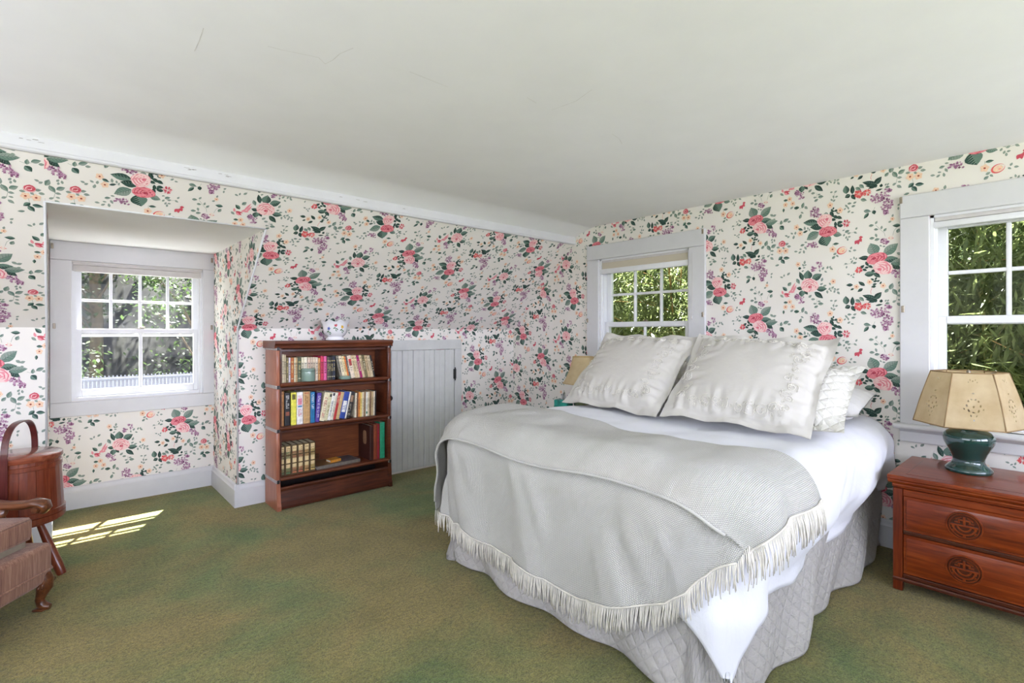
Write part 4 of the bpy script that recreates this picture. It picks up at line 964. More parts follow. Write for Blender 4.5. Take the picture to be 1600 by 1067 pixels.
def grid_cloth(name, nu, nv, flat, wrap, disp, m, parent=None, thick=0.0, zmin=None):
    """flat(u,v)->(a,b); disp(a,b,l,n)->offset along the normal"""
    V, UVs = [], []
    for i in range(nu + 1):
        for j in range(nv + 1):
            a, b = flat(i / nu, j / nv); P, n, l, o = wrap(a, b); P = P + n * disp(a, b, l, P)
            if zmin is not None and P.z < zmin:
                P.z = zmin + .002 * (1 + math.sin(40 * a + 31 * b))
            V.append(P); UVs.append((a, b))
    F = [(i * (nv + 1) + j, (i + 1) * (nv + 1) + j, (i + 1) * (nv + 1) + j + 1, i * (nv + 1) + j + 1) for i in range(nu) for j in range(nv)]
    me = bpy.data.meshes.new(name); me.from_pydata(V, [], F); me.update()
    uvl = me.uv_layers.new(name='UVMap'); li = np.zeros(len(me.loops), np.int32); me.loops.foreach_get('vertex_index', li)
    uvl.data.foreach_set('uv', np.array(UVs, np.float32)[li].ravel())
    me.polygons.foreach_set('use_smooth', [True] * len(me.polygons)); me.materials.append(m)
    o = bpy.data.objects.new(name, me); COL.objects.link(o)
    if parent: o.parent = parent
    if thick:
        s = o.modifiers.new('thickness', 'SOLIDIFY'); s.thickness = thick; s.offset = -1
    return o, V

# quilted coverlet hanging to the carpet
wq = Wrap(BF - .045, BN - .045, BFAR + .035, .575, .05, .12, .592)
def q_disp(a, b, l, P):
    k = ss(.22, .58, l); per = a * 1.0 - b * 1.0
    w = .020 * math.sin(7.5 * per + 2.2 * nz(per * 2.2, 3.1)) + .014 * math.sin(17 * per + 1.0) + .02 * nz(per * 3.0, l * 2.0, 5.0)
    corner = ss(.9, .4, math.hypot(a - 1.62, b - .85))
    return k * (w + .018) + .025 * corner * ss(.42, .58, l) + .003 * nz(a * 9, b * 9)
cq, _ = grid_cloth('coverlet', 150, 150, lambda u, v: (BF - .045 - .555 + u * (BHD - BF + .60), BN - .045 - .555 + v * (BFAR - BN + .08 + 1.11)), wq, q_disp, M_QUILT, thick=.008, zmin=.006)
tag(cq, 'white diamond-quilted coverlet hanging from the mattress to the carpet', 'coverlet')

# duvet
wd_ = Wrap(BF - .085, BN - .125, BFAR + .10, .712, .165, .27, .70)
def d_disp(a, b, l, P):
    k = ss(.0, .30, l); per = a - b
    puff = .018 * math.sin(a * 3.1 + 1.0) * math.sin(b * 3.4 + .6) + .014 * nz(a * 3.0, b * 3.0, 1.0) + .006 * nz(a * 8, b * 8, 2)
    side = k * (.018 * math.sin(8.5 * per + 2 * nz(per * 2, 1)) + .012 * nz(per * 9, l * 3, 4.0))
    creases = .010 * ss(.02, .2, l) * ss(.55, .25, l) * abs(nz(per * 14, l * 2, 9))
    hem = -.075 * ss(.33, .50, l) * ss(BF - .0, BF + .3, a) + .030 * ss(.42, .12, math.hypot(a - 1.30, b - .46)) * ss(.40, .55, l)
    return puff + side * ss(BF - .05, BF + .35, a) + creases * ss(BF - .05, BF + .3, a) + hem
def d_flat(u, v):
    a = BF - .085 - .36 + u * (BHD - BF + .085 + .36); h0 = .345 + .03 * math.sin(3 * a + 1)
    return a, BN - .125 - h0 + v * (BFAR - BN + .225 + 2 * h0)
cd, _ = grid_cloth('duvet', 150, 150, d_flat, wd_, d_disp, M_DUVET, thick=.02, zmin=.03)
tag(cd, 'plump plain white duvet spread over the bed under the fringed throw', 'duvet')

# fringed throw: lower layer over the foot, upper layer folded back over it
throw = empty('throw_blanket', (1.5, 1.5, .7)); throw.location = (0, 0, 0)
wt1 = Wrap(BF - .112, BN - .152, BFAR + .126, .740, .17, .27)
def folds(a, b, l):
    w = b * 9.0 + .8 * nz(b * 2.2, l * 1.2, 7) * 2
    dg1 = math.sin(w + (b - 1.5) * l * 9); s = abs(dg1) ** .7 * math.copysign(1, dg1)
    return ss(.05, .40, l) * (.020 * s + .026 * nz(b * 6 + l * 3.0, l * 1.4, 2.0) + .014 * nz(b * 13 + l * 6, l * 2.2, 8.0))
def t1_disp(a, b, l, P):
    puff = .018 * math.sin(a * 3.1 + 1.0) * math.sin(b * 3.4 + .6) + .014 * nz(a * 3.0, b * 3.0, 1.0)
    return puff + .008 + max(-.012, folds(a, b, l)) + .004 * nz(a * 11, b * 11, 3)
def t1_flat(u, v):
    b = .602 + v * (2.44 - .602); a0 = float(np.interp(b, [.60, .68, .775, 1.0, 1.1, 1.28, 1.65, 2.19, 2.45], [1.447, 1.32, 1.216, 1.10, 1.06, 1.02, 1.03, 1.06, 1.17])) + .008 * math.sin(13 * b)
    return a0 + u * (1.95 - a0), b
t1, V1_ = grid_cloth('lower_layer', 110, 140, t1_flat, wt1, t1_disp, M_THROW, throw, thick=.004)
wt2 = Wrap(BF - .132, BN - .172, BFAR + .175, .754, .175, .28)
def t2_disp(a, b, l, P):
    puff = .018 * math.sin(a * 3.1 + 1.0) * math.sin(b * 3.4 + .6) + .014 * nz(a * 3.0, b * 3.0, 1.0)
    rip = .010 * nz(a * 5 + b * 2, b * 6 - a * 2, 16) + .012 * ss(.05, .25, l) * math.sin((a * 24) + 2 * nz(a * 5, b * 3)) * (1 if abs(b - 1.5) > .6 else 0) + .004 * nz(a * 9, b * 12, 6)
    return puff + .008 + rip + ss(2.2, 2.8, b) * ss(.2, .6, l) * (.03 + .02 * math.sin(a * 26))
def t2_flat(u, v):
    b = .553 + v * (2.80 - .553)
    a0 = 1.456 + .03 * ss(.75, .56, b) + .012 * math.sin(7 * b) - .10 * ss(2.2, 2.75, b); a1 = 2.0 + .04 * math.sin(4 * b)
    return a0 + u * (a1 - a0), b
t2, V2_ = grid_cloth('upper_layer', 70, 150, t2_flat, wt2, t2_disp, M_THROW, throw, thick=.006)
bm = bmesh.new(); fr = random.Random(11)
def strands(line, step, length, outdir):
    """hang yarn from a polyline"""
    acc = 0.0
    for p, q in zip(line, line[1:]):
        d = (q - p); L = d.length
        while acc < L:
            s = p + d * (acc / L); ln = length * fr.uniform(.8, 1.12); k = Vector((fr.uniform(-.010, .010), fr.uniform(-.010, .010), 0)); o = outdir(s)
            pts = [s + o * .002, s + o * .006 + k * .3 - Vector((0, 0, ln * .35)), s + o * .007 + k * .7 - Vector((0, 0, ln * .7)), s + o * .006 + k - Vector((0, 0, ln))]
            pts = [Vector((t.x, t.y, max(t.z, .012))) for t in pts]
            tube(bm, pts, [.0018, .0021, .0020, .0014], 5); acc += step * fr.uniform(.7, 1.3)
        acc -= L
foot_line = [V1_[j] for j in range(141)]
strands(foot_line, .0056, .085, lambda s: Vector((-1, 0, 0)))
strands([V1_[i * 141] for i in range(0, 40)], .008, .075, lambda s: Vector((-.7, -.7, 0)))
near_line = [V2_[i * 151] for i in range(71)]; far_line = [V2_[i * 151 + 150] for i in range(71)]
strands(near_line, .0048, .10, lambda s: Vector((0, -2, 0))); strands(far_line, .0062, .09, lambda s: Vector((0, 1, 0)))
tag(obj('fringe', bm, M_FRINGE, throw, True), 'twisted cream yarn fringe', kind='stuff')
bm = bmesh.new(); tube(bm, [p + Vector((-.003, 0, 0)) for p in foot_line], .0035, 6); tube(bm, [p + Vector((0, -.003, 0)) for p in near_line], .0032, 6); obj('hem_cord', bm, M_FRINGE, throw, True)
bm = bmesh.new(); tube(bm, [V2_[j] + Vector((-.002, 0, -.002)) for j in range(8, 146)], .006, 7); obj('fold_edge', bm, M_THROW, throw, True)
tag(throw, 'cream woven throw with twisted fringe folded double over the bed\'s foot', 'throw')

# pillows
def pillow(name, w, h, t, flange, m, seed, parent=None, n=56, sag=.0, wr_amp=.006, waves=0.0):
    """upright pillow in its own frame: x across, z up, front faces -y, bottom edge on z=0"""
    V, UVs, F = [], [], []; iw, ih = w / 2 - flange, h / 2 - flange
    for side in (-1, 1):
        for i in range(n + 1):
            for j in range(n + 1):
                u, v = -1 + 2 * i / n, -1 + 2 * j / n
                x, z = u * w / 2, v * h / 2
                pin = 1 - .055 * (1 - abs(u) ** 2) * abs(v) ** 3; pin2 = 1 - .055 * (1 - abs(v) ** 2) * abs(u) ** 3
                x *= pin2; z *= pin
                a, b = min(1, abs(x) / iw), min(1, abs(z) / ih)
                T = t * ((1 - a ** 2.6) ** .55) * ((1 - b ** 2.6) ** .55)
                e = max(a, b); wrk = wr_amp * (nz(x * 9 + seed, z * 30, seed) * ss(.35, .95, a) + nz(x * 30, z * 9 + seed, seed + 3) * ss(.35, .95, b)) + .004 * nz(x * 5, z * 5, seed + side)
                y = side * (T + .002) + (wrk * (1 - ss(.985, 1.0, e)) if e < 1 else 0) * side
                if e >= 1: y += .012 * math.sin(23 * x + 17 * z + seed) * waves + .006 * nz(x * 20, z * 20, seed)
                zz = z + h / 2; y2 = y - sag * ss(.45, 0.0, zz / h) * .0
                V.append((x, y2, zz)); UVs.append((x, zz))
        base = 0 if side < 0 else (n + 1) ** 2
        for i in range(n):
            for j in range(n):
                q = [base + i * (n + 1) + j, base + (i + 1) * (n + 1) + j, base + (i + 1) * (n + 1) + j + 1, base + i * (n + 1) + j + 1]
                F.append(q if side < 0 else q[::-1])
    me = bpy.data.meshes.new(name); me.from_pydata(V, [], F); me.update()
    uvl = me.uv_layers.new(name='UVMap'); li = np.zeros(len(me.loops), np.int32); me.loops.foreach_get('vertex_index', li); uvl.data.foreach_set('uv', np.array(UVs, np.float32)[li].ravel())
    me.polygons.foreach_set('use_smooth', [True] * len(me.polygons)); me.materials.append(m)
    o = bpy.data.objects.new(name, me); COL.objects.link(o)
    if parent: o.parent = parent
    def front(x, z):
        i = (x / (w / 2) + 1) / 2 * n; j = (z / h) * n; i = min(max(int(round(i)), 0), n); j = min(max(int(round(j)), 0), n)
        return V[i * (n + 1) + j][1]
    return o, front
def place(o, bottom, lean, yaw=0.0, roll=0.0):
    """bottom edge centre at 'bottom'; front looks to -X (the bed's foot); leans back by lean"""
    o.matrix_world = Matrix.Translation(bottom) @ Matrix.Rotation(rad(-90) + yaw, 4, 'Z') @ Matrix.Rotation(roll, 4, 'Y') @ Matrix.Rotation(-lean, 4, 'X')
def scrolls(front, w, h, seed):
    r = random.Random(seed); bm = bmesh.new()
    def scroll(cx, cz, R, turns, ph, sgn):
        pts = []
        for k in range(int(12 * turns) + 1):
            t = k / 12.0; a = ph + sgn * t * 6.283; rr = R * (1 - .80 * t / turns); x, z = cx + rr * math.cos(a), cz + rr * math.sin(a)
            if abs(x) > w / 2 - .012 or not .012 < z < h - .012: continue
            pts.append((x, front(x, z) - .0014, z))
        if len(pts) > 2: tube(bm, pts, .0016, 5)
    def vine(p0, p1, n):
        for k in range(n):
            t = (k + .5) / n; x, z = p0[0] + (p1[0] - p0[0]) * t, p0[1] + (p1[1] - p0[1]) * t
            scroll(x + r.uniform(-.02, .02), z + r.uniform(-.015, .015), r.uniform(.018, .034), r.uniform(1.1, 1.7), r.random() * 6, r.choice((-1, 1)))
            for q in range(5):
                a = q * 1.2566 + r.random(); fx, fz = x + r.uniform(-.035, .035), z + r.uniform(-.02, .02)
                pts = [(fx + .011 * math.cos(a) + .007 * math.cos(s), fz + .011 * math.sin(a) + .007 * math.sin(s)) for s in np.linspace(0, 6.28, 7)]
                pts = [(x_, front(x_, z_) - .0012, z_) for x_, z_ in pts if abs(x_) < w / 2 - .02 and .02 < z_ < h - .02]
                if len(pts) > 3: tube(bm, pts, .0012, 4)
    i = .5 * w - .13
    vine((i, h - .08), (i, .10), 8); vine((-i, .10), (i, .10), 8); vine((-i, h - .09), (i, h - .09), 8); vine((-i - .03, h - .1), (-i - .03, .1), 7)
    return bm
def euro(bottom, lean, yaw, roll, seed, label):
    e = empty('euro_pillow')
    o, front = pillow('pillow_sham', .74, .635, .092, .05, M_SHAM, seed, e, 72, wr_amp=.020, waves=1.0)
    tag(obj('embroidery', scrolls(front, .74, .635, seed), M_STITCH, e, True), kind='stuff')
    place(e, bottom, lean, yaw, roll); tag(e, label, 'pillow'); return e
def lean_of(bx, tx, h): return math.asin(min(.95, (tx - bx) / h))
euro((2.47, 1.175, .735), rad(46), rad(3), rad(2), 3, 'large square pillow in white embroidered sham on the side of the green jar lamp')
euro((2.46, 1.92, .735), rad(45), rad(-3), rad(1), 8, 'large square pillow in white embroidered sham on the side of the tissue box')
def simple_pillow(name, w, h, t, m, seed, bottom, lean, yaw, roll, label, fl=.03):
    e = empty(name); pillow('pillow_body', w, h, t, fl, m, seed, e, 44, wr_amp=.008, waves=.6); place(e, bottom, lean, yaw, roll); return tag(e, label, 'pillow')
simple_pillow('quilted_pillow', .80, .50, .085, M_QSHAM, 12, (2.56, 1.10, .752), rad(57), rad(3), rad(0), 'quilted off-white pillow behind the embroidered one by the jar lamp', .045)
simple_pillow('quilted_pillow', .80, .50, .085, M_QSHAM, 15, (2.62, 1.96, .755), rad(60), rad(-2), rad(0), 'quilted off-white pillow behind the embroidered one by the tissue box', .045)
simple_pillow('sleeping_pillow', .72, .48, .085, M_SHEET, 19, (2.93, 1.10, .775), rad(80), rad(2), 0, 'plain white pillow at the wall behind the quilted one, by the jar lamp', .02)
simple_pillow('sleeping_pillow', .72, .48, .085, M_SHEET, 23, (2.93, 1.96, .775), rad(80), rad(-2), 0, 'plain white pillow at the wall behind the quilted one, by the tissue box', .02)

# ------------------------------------------------------------------ nightstands
M_ROSE = wood('rosewood', (84, 30, 10), (126, 50, 16), (156, 74, 28), axis=1, rough=.3, coat=.25)
M_ROSEV = wood('rosewood_upright', (70, 24, 10), (106, 40, 16), (132, 58, 24), axis=2, rough=.3, coat=.25)
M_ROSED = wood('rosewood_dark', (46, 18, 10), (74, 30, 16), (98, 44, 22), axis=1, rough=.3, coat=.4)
def medallion(parent, y, z, R, d=.006):
    """round longevity emblem carved in low relief, in the x = front plane (front faces -x)"""
    bm = bmesh.new()
    def P(u, v, o): return (-o, -u * R, v * R)
    def ring(r0, r1, o=d, a0=0.0, a1=2 * math.pi, n=44, full=True):
        pts = []
        for k in range(n + 1):
            a = a0 + (a1 - a0) * k / n; ca, sa = math.cos(a), math.sin(a); e = min(.03, (r1 - r0) * .3)
            pts.append([bm.verts.new(P(r * ca, r * sa, q)) for r, q in ((r0, 0), (r0 + e, o), (r1 - e, o), (r1, 0))])
        for p, q in zip(pts, pts[1:]):
            for k in range(3): bm.faces.new((p[k], p[k + 1], q[k + 1], q[k]))
        if a1 - a0 < 6.2: bm.faces.new(pts[0]); bm.faces.new(pts[-1][::-1])
    def bar(u0, u1, v0, v1, o=d): box(bm, -o, 0, -u1 * R, -u0 * R, v0 * R, v1 * R, .0012, 1)
    ring(.90, 1.0); ring(.76, .84); bar(-.74, .74, -.045, .075, d * 1.2)
    ring(.54, .66, d, rad(200), rad(340), 16); ring(.30, .42, d * .8, rad(190), rad(350), 14)
    bar(-.66, -.52, -.22, .0); bar(.52, .66, -.22, .0)
    bar(-.07, .07, .08, .62); bar(-.30, .30, .34, .44); bar(-.52, -.22, .16, .26); bar(.22, .52, .16, .26); bar(-.34, -.24, .22, .42); bar(.24, .34, .22, .42)
    ring(.56, .66, d, rad(40), rad(75), 6); ring(.56, .66, d, rad(105), rad(140), 6)
    for a in (215, 325, 270): ring(.64, .78, d * .8, rad(a - 6), rad(a + 6), 3)
    bm2 = bmesh.new(); lathe(bm2, [(R * .99, 0), (R * .99, .0009), (0, .0009)], 40, cap=False); g = obj('medallion_shade_disc', bm2, M_ROSED, parent); g.rotation_euler = (0, rad(-90), 0)  # dark disc added to paint shade between the carved lines
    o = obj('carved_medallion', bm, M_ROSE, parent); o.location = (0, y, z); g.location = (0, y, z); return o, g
def nightstand(loc):
    """origin on the floor at the middle of the front edge; front faces -x, 0.54 wide (y), 0.50 deep (x)"""
    r = empty('nightstand', loc); W, D, H = .27, .50, .535
    bm = bmesh.new(); fr_ = .062
    sweep(bm, [(0, 0), (.010, .002), (.016, .010), (.016, .016), (.022, .022), (.022, .032), (.017, .038), (-D, .038), (-D, 0)], (.022, -W, H - .038), (.022, W, H - .038), (0, 0, 1), (-1, 0, 0))
    obj('top_frame', bm, M_ROSE, r)
    bm = bmesh.new()   # mitred border and sunk panel of the top
    x0, x1 = .0, D
    box(bm, x0 + fr_, x1 - fr_, -W + fr_, W - fr_, H, H + .0012); obj('top_panel', bm, M_ROSE, r)
    bm = bmesh.new()
    for a, b in ((x0 + fr_ - .003, x0 + fr_), (x1 - fr_, x1 - fr_ + .003)): box(bm, a, b, -W + fr_, W - fr_, H, H + .0006)
    for a, b in ((-W + fr_ - .003, -W + fr_), (W - fr_, W - fr_ + .003)): box(bm, x0 + fr_ - .003, x1 - fr_ + .003, a, b, H, H + .0006)
    obj('panel_groove', bm, M_ROSED, r)
    i = .018
    bm = bmesh.new(); box(bm, i + .02, D - .01, -W + i + .012, W - i - .012, .06, H - .0385); obj('carcass', bm, M_ROSEV, r)
    bm = bmesh.new(); sweep(bm, [(0, 0), (.004, .004), (.009, .012), (.009, .020), (0, .022)], (i + .01, -W + i, H - .061), (i + .01, W - i, H - .061), (0, 0, 1), (-1, 0, 0)); box(bm, i + .004, D - .012, -W + i - .004, W - i + .004, H - .058, H - .0385, .002, 1); obj('cornice', bm, M_ROSE, r)
    for y in (-W + i, W - i - .036):
        for x, nm in ((i, 'leg'), (D - .046, 'leg')):
            bm = bmesh.new(); box(bm, x, x + .036, y, y + .036, .0, H - .0615, .003, 1)
            o = obj(nm, bm, M_ROSEV, r)
    zf = [(.082, .262), (.282, .440)]
    for z in (.062, .264, .4405): boxo('rail', i + .004, i + .03, -W + i + .0365, W - i - .0365, z, z + .0175 if z < .4 else .472, M_ROSED if z < .4 else M_ROSE, r, .003, 1)
    for z0, z1 in zf:
        bm = bmesh.new(); ya, yb = -W + i + .038, W - i - .038
        box(bm, i + .008, i + .03, ya, yb, z0, z1, .002, 1)
        dr = obj('drawer', bm, M_ROSE, r, True, 30)
        bm = bmesh.new(); g = .012; box(bm, i + .0035, i + .0082, ya + g, yb - g, z0 + g, z1 - g, .0025, 2); obj('drawer_panel', bm, M_ROSE, dr, True, 30)
        
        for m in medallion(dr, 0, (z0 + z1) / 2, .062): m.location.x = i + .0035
    bm = bmesh.new(); sweep(bm, [(0, 0), (.007, .002), (.007, .012), (.003, .018), (-.02, .018), (-.02, 0)], (i + .004, -W + i, .044), (i + .004, W - i, .044), (0, 0, 1), (-1, 0, 0)); obj('base_moulding', bm, M_ROSED, r)
    return r
ns1 = nightstand((2.905, .345, 0)); tag(ns1, 'glossy red rosewood nightstand with carved medallions carrying the green jar lamp', 'nightstand', 'pair of rosewood nightstands')
ns2 = dup(ns1); ns2.location = (2.905, 2.705, 0); tag(ns2, 'red rosewood nightstand behind the bed carrying the bell-shade lamp and tissue box', 'nightstand', 'pair of rosewood nightstands')
NZ = .5364

# ------------------------------------------------------------------ jar lamp with hexagonal pierced shade
def parchment():
    t = NT('parchment'); v = t.coord('Object'); n = t.noise(v, 14, 4); c = t.ramp(n, [(.3, (208, 184, 142)), (.7, (226, 206, 168))])
    t.b.inputs['Transmission Weight'].default_value = 0.0
    t.done(c, .6, t.bump(n, .1, .002), .3)
    out = t.n['Material Output']; tl = t.new('BsdfTranslucent'); mx = t.new('MixShader'); mx.inputs[0].default_value = .38; t.link(c, tl.inputs[0])
    t.link(t.b.outputs[0], mx.inputs[1]); t.link(tl.outputs[0], mx.inputs[2]); t.link(mx.outputs[0], out.inputs['Surface']); return t.m
M_PARCH = parchment(); M_CORD = plain('shade_binding', (150, 124, 90), .8, .2)
M_TEAL = plain('dark_teal_glaze', (12, 58, 54), .08, .6, coat=1.0, var=.25, scale=6)
lp = on_z(1513, 737, NZ); lamp = empty('table_lamp', (lp[0] + .01, lp[1], NZ))
bm = bmesh.new(); lathe(bm, [(.0, .0), (.084, 0), (.088, .006), (.087, .016), (.078, .026), (.066, .036), (.059, .050), (.060, .066), (.070, .092), (.084, .118), (.094, .142), (.097, .160), (.093, .178), (.080, .192), (.062, .202), (.052, .207), (.055, .212), (.055, .219), (.0, .221)], 48, cap=False)
obj('lamp_base', bm, M_TEAL, lamp, True, 50)
bm = bmesh.new(); lathe(bm, [(.012, .221), (.012, .27), (.018, .275), (.018, .30), (.0, .30)], 16, cap=False); obj('lamp_socket', bm, M_BRASS, lamp, True)
bm = bmesh.new(); lathe(bm, [(.012, .30), (.016, .315), (.030, .345), (.032, .362), (.024, .385), (.0, .396)], 20, cap=False); obj('light_bulb', bm, plain('frosted_bulb', (236, 232, 224), .4), lamp, True)
zs0, zs1, rb, rt = .226, .474, .208, .140
shade = empty('lamp_shade', (0, 0, 0), rad(0), lamp)
turn = math.atan2(-lp[1], -lp[0]) + rad(6)
def hexv(k, r): a = turn + rad(60 * k + 30); return np.array([r * math.cos(a), r * math.sin(a)])
holes_pat = []
for (u, v, ru, rv, ro) in [(0, .30, .030, .012, 0), (-.09, .33, .018, .030, .6), (.09, .33, .018, .030, -.6), (-.13, .42, .016, .026, .3), (.13, .42, .016, .026, -.3), (-.10, .50, .02, .02, -.5), (.10, .50, .02, .02, .5), (-.04, .53, .02, .013, -.2), (.04, .53, .02, .013, .2), (0, .40, .022, .022, 0), (-.18, .36, .010, .02, .8), (.18, .36, .010, .02, -.8), (0, .64, .03, .010, 0), (-.05, .24, .010, .022, .4), (.05, .24, .010, .022, -.4), (0, .16, .012, .018, 0),
                            (0, .86, .018, .014, 0), (-.06, .88, .012, .018, .4), (.06, .88, .012, .018, -.4), (-.10, .84, .008, .012, 0), (.10, .84, .008, .012, 0)]:
    holes_pat.append([(u + ru * math.cos(t) * math.cos(ro) - rv * math.sin(t) * math.sin(ro), v + ru * math.cos(t) * math.sin(ro) + rv * math.sin(t) * math.cos(ro)) for t in np.linspace(0, 6.283, 8, endpoint=False)])
from mathutils.geometry import delaunay_2d_cdt
for k in range(6):
    A, B = hexv(k, rb), hexv(k + 1, rb); A2, B2 = hexv(k, rt), hexv(k + 1, rt)
    def P3(u, v):    # u in -.5 .. .5 across, v 0..1 up; slight belly
        lo = A + (B - A) * (u + .5); hi = A2 + (B2 - A2) * (u + .5); p = lo + (hi - lo) * v; nrm = (A + B) / np.linalg.norm(A + B)
        p = p + nrm * (.004 * math.sin(math.pi * v)); return (p[0], p[1], zs0 + (zs1 - zs0) * v - .006 * (1 - v) * (1 - (2 * u) ** 2) * 0)
    pts = [(-.5, 0), (-.25, 0), (0, 0), (.25, 0), (.5, 0), (.5, .33), (.5, .66), (.5, 1), (0, 1), (-.5, 1), (-.5, .66), (-.5, .33)]; edges = [(i, (i + 1) % 12) for i in range(12)]
    for h_ in holes_pat:
        b0 = len(pts); pts += h_; edges += [(b0 + i, b0 + (i + 1) % 8) for i in range(8)]
    vv, ee, ff, *_ = delaunay_2d_cdt([Vector(q) for q in pts], edges, [], 2, 1e-5)
    keep = []
    for f in ff:
        cu = sum(vv[i][0] for i in f) / len(f); cv = sum(vv[i][1] for i in f) / len(f); inside = False
        for h_ in holes_pat:
            w_ = 0
            for i in range(8):
                a, b = h_[i], h_[(i + 1) % 8]
                if (b[0] - a[0]) * (cv - a[1]) - (b[1] - a[1]) * (cu - a[0]) > 0: w_ += 1
            if w_ in (0, 8): inside = True; break
        if not inside: keep.append(tuple(f))
    obj('shade_panel', ([P3(q[0], q[1]) for q in vv], [], keep), M_PARCH, shade)
    bm = bmesh.new(); tube(bm, [P3(-.5, 0), P3(-.5, .5), P3(-.5, 1)], .0028, 6); tube(bm, [P3(-.5, 0), P3(0, 0), P3(.5, 0)], .0028, 6); tube(bm, [P3(-.5, 1), P3(.5, 1)], .0028, 6); obj('binding', bm, M_CORD, shade, True)
bm = bmesh.new()
for a in (0, 120, 240): tube(bm, [(0, 0, zs1 - .02), (rt * .86 * math.cos(turn + rad(a)), rt * .86 * math.sin(turn + rad(a)), zs1 - .004)], .002, 6)
lathe(bm, [(.0, zs1 - .03), (.008, zs1 - .028), (.010, zs1 - .016), (.006, zs1 - .01), (.009, zs1 + .002), (.0, zs1 + .012)], 12, cap=False); tube(bm, [(0, 0, .39), (0, 0, zs1 - .02)], .003, 6); obj('shade_fitter', bm, M_BRASS, shade, True)
tag(lamp, 'dark green glazed jar lamp with a hexagonal pierced parchment shade', 'lamp')

# ------------------------------------------------------------------ lamp with bell shade and tissue box behind the bed
l2 = empty('table_lamp', (3.15, 2.665, NZ))
M_SAGE = plain('sage_glaze', (96, 108, 84), .12, .6, coat=.8, var=.12, scale=10)
bm = bmesh.new(); lathe(bm, [(0, 0), (.058, 0), (.062, .006), (.058, .014), (.05, .022), (.062, .045), (.082, .085), (.088, .115), (.082, .145), (.062, .172), (.042, .188), (.034, .196), (.038, .205), (.034, .212), (0, .214)], 40, cap=False); obj('lamp_base', bm, M_SAGE, l2, True, 50)
bm = bmesh.new(); lathe(bm, [(.036, .212), (.040, .216), (.040, .232), (.030, .238), (.012, .242), (.012, .30), (.0, .30)], 24, cap=False); obj('lamp_neck', bm, M_ROSED, l2, True, 50)
def cream_shade():
    t = NT('bell_shade_silk'); v = t.coord('Object'); n = t.noise(v, 20, 3); c = t.ramp(n, [(.3, (222, 200, 158)), (.7, (232, 212, 172))]); t.done(c, .7, None, .2)
    out = t.n['Material Output']; tl = t.new('BsdfTranslucent'); mx = t.new('MixShader'); mx.inputs[0].default_value = .35; t.link(c, tl.inputs[0]); t.link(t.b.outputs[0], mx.inputs[1]); t.link(tl.outputs[0], mx.inputs[2]); t.link(mx.outputs[0], out.inputs['Surface']); return t.m
M_BELL = cream_shade()
bm = bmesh.new(); pr2 = [(.168, .256), (.160, .264), (.142, .296), (.122, .345), (.104, .400), (.092, .446), (.088, .464)]
lathe(bm, pr2, 64, cap=False, fn=lambda a, r, z: (r * (1 + .012 * math.cos(6 * a)), z)); sh2 = obj('lamp_shade', bm, M_BELL, l2, True)
bm = bmesh.new()
bm.free()
for r, z in ((.1695, .2555), (.089, .465)):
    bm = bmesh.new(); tube(bm, [(r * math.cos(a), r * math.sin(a), z) for a in np.linspace(0, 6.2832, 49)], .003, 6); obj('shade_trim', bm, plain('shade_braid', (206, 178, 128), .7), sh2, True)
tag(l2, 'sage green ceramic lamp with a cream bell shade behind the bed', 'lamp')
tb = empty('tissue_box', (3.03, 2.775, NZ), rad(20))
boxo('box_body', -.058, .058, -.058, .058, 0, .125, plain('teal_card', (16, 140, 128), .35, .5, var=.22, scale=30), tb, .003, 1)
bm = bmesh.new(); lathe(bm, [(.034, .1251), (.030, .1262), (.0, .1262)], 20, cap=False); obj('box_opening', bm, plain('box_slot', (60, 90, 88), .8), tb)
bm = bmesh.new()
for k, (w, h, a) in enumerate(((.030, .062, .2), (.024, .048, 1.3), (.026, .055, 2.4))):
    n = 8; ca, sa = math.cos(a), math.sin(a); rows_ = []
    for j in range(6):
        t = j / 5; rows_.append([bm.verts.new(((u * w * (1 - .75 * t) + .006 * math.sin(9 * u + 3 * t + k)) * ca - (.007 * math.sin(7 * u + 5 * t)) * sa, (u * w * (1 - .75 * t)) * sa + (.007 * math.sin(7 * u + 5 * t + k)) * ca, .126 + h * t)) for u in np.linspace(-1, 1, n)])
    for p_, q_ in zip(rows_, rows_[1:]):
        for i in range(n - 1): bm.faces.new((p_[i], p_[i + 1], q_[i + 1], q_[i]))
obj('tissue', bm, plain('tissue_paper', (236, 236, 236), .9, .1), tb, True)
tag(tb, 'teal cube tissue box with a white tissue standing beside the bell-shade lamp', 'tissue box')

# ------------------------------------------------------------------ wooden sewing bucket on splayed legs
M_CHERRY = wood('cherry_staves', (84, 34, 20), (112, 50, 30), (140, 72, 46), axis=2, rough=.28, coat=.45)
M_CHERRYH = wood('cherry_lid', (104, 48, 30), (136, 70, 48), (158, 92, 66), axis=0, rough=.25, coat=.5)
FX, FY, FZ = -.132, 3.498, .60
fk = empty('sewing_bucket', (FX, FY, 0))
nst = 16
for k in range(nst):
    a0, a1 = 2 * math.pi * k / nst + .004, 2 * math.pi * (k + 1) / nst - .004; bm = bmesh.new(); ring = []
    for z, r in ((.272, .166), (.36, .163), (.46, .158), (.572, .152)):
        ring.append([bm.verts.new((rr * math.cos(a), rr * math.sin(a), z)) for rr in (r - .014, r) for a in ((a0, (a0 + a1) / 2, a1) if rr == r else (a1, (a0 + a1) / 2, a0))])
    for p_, q_ in zip(ring, ring[1:]):
        for i in range(6): bm.faces.new((p_[i], p_[(i + 1) % 6], q_[(i + 1) % 6], q_[i]))
    bm.faces.new(ring[0][::-1]); bm.faces.new(ring[-1]); obj('stave', bm, M_CHERRY, fk)
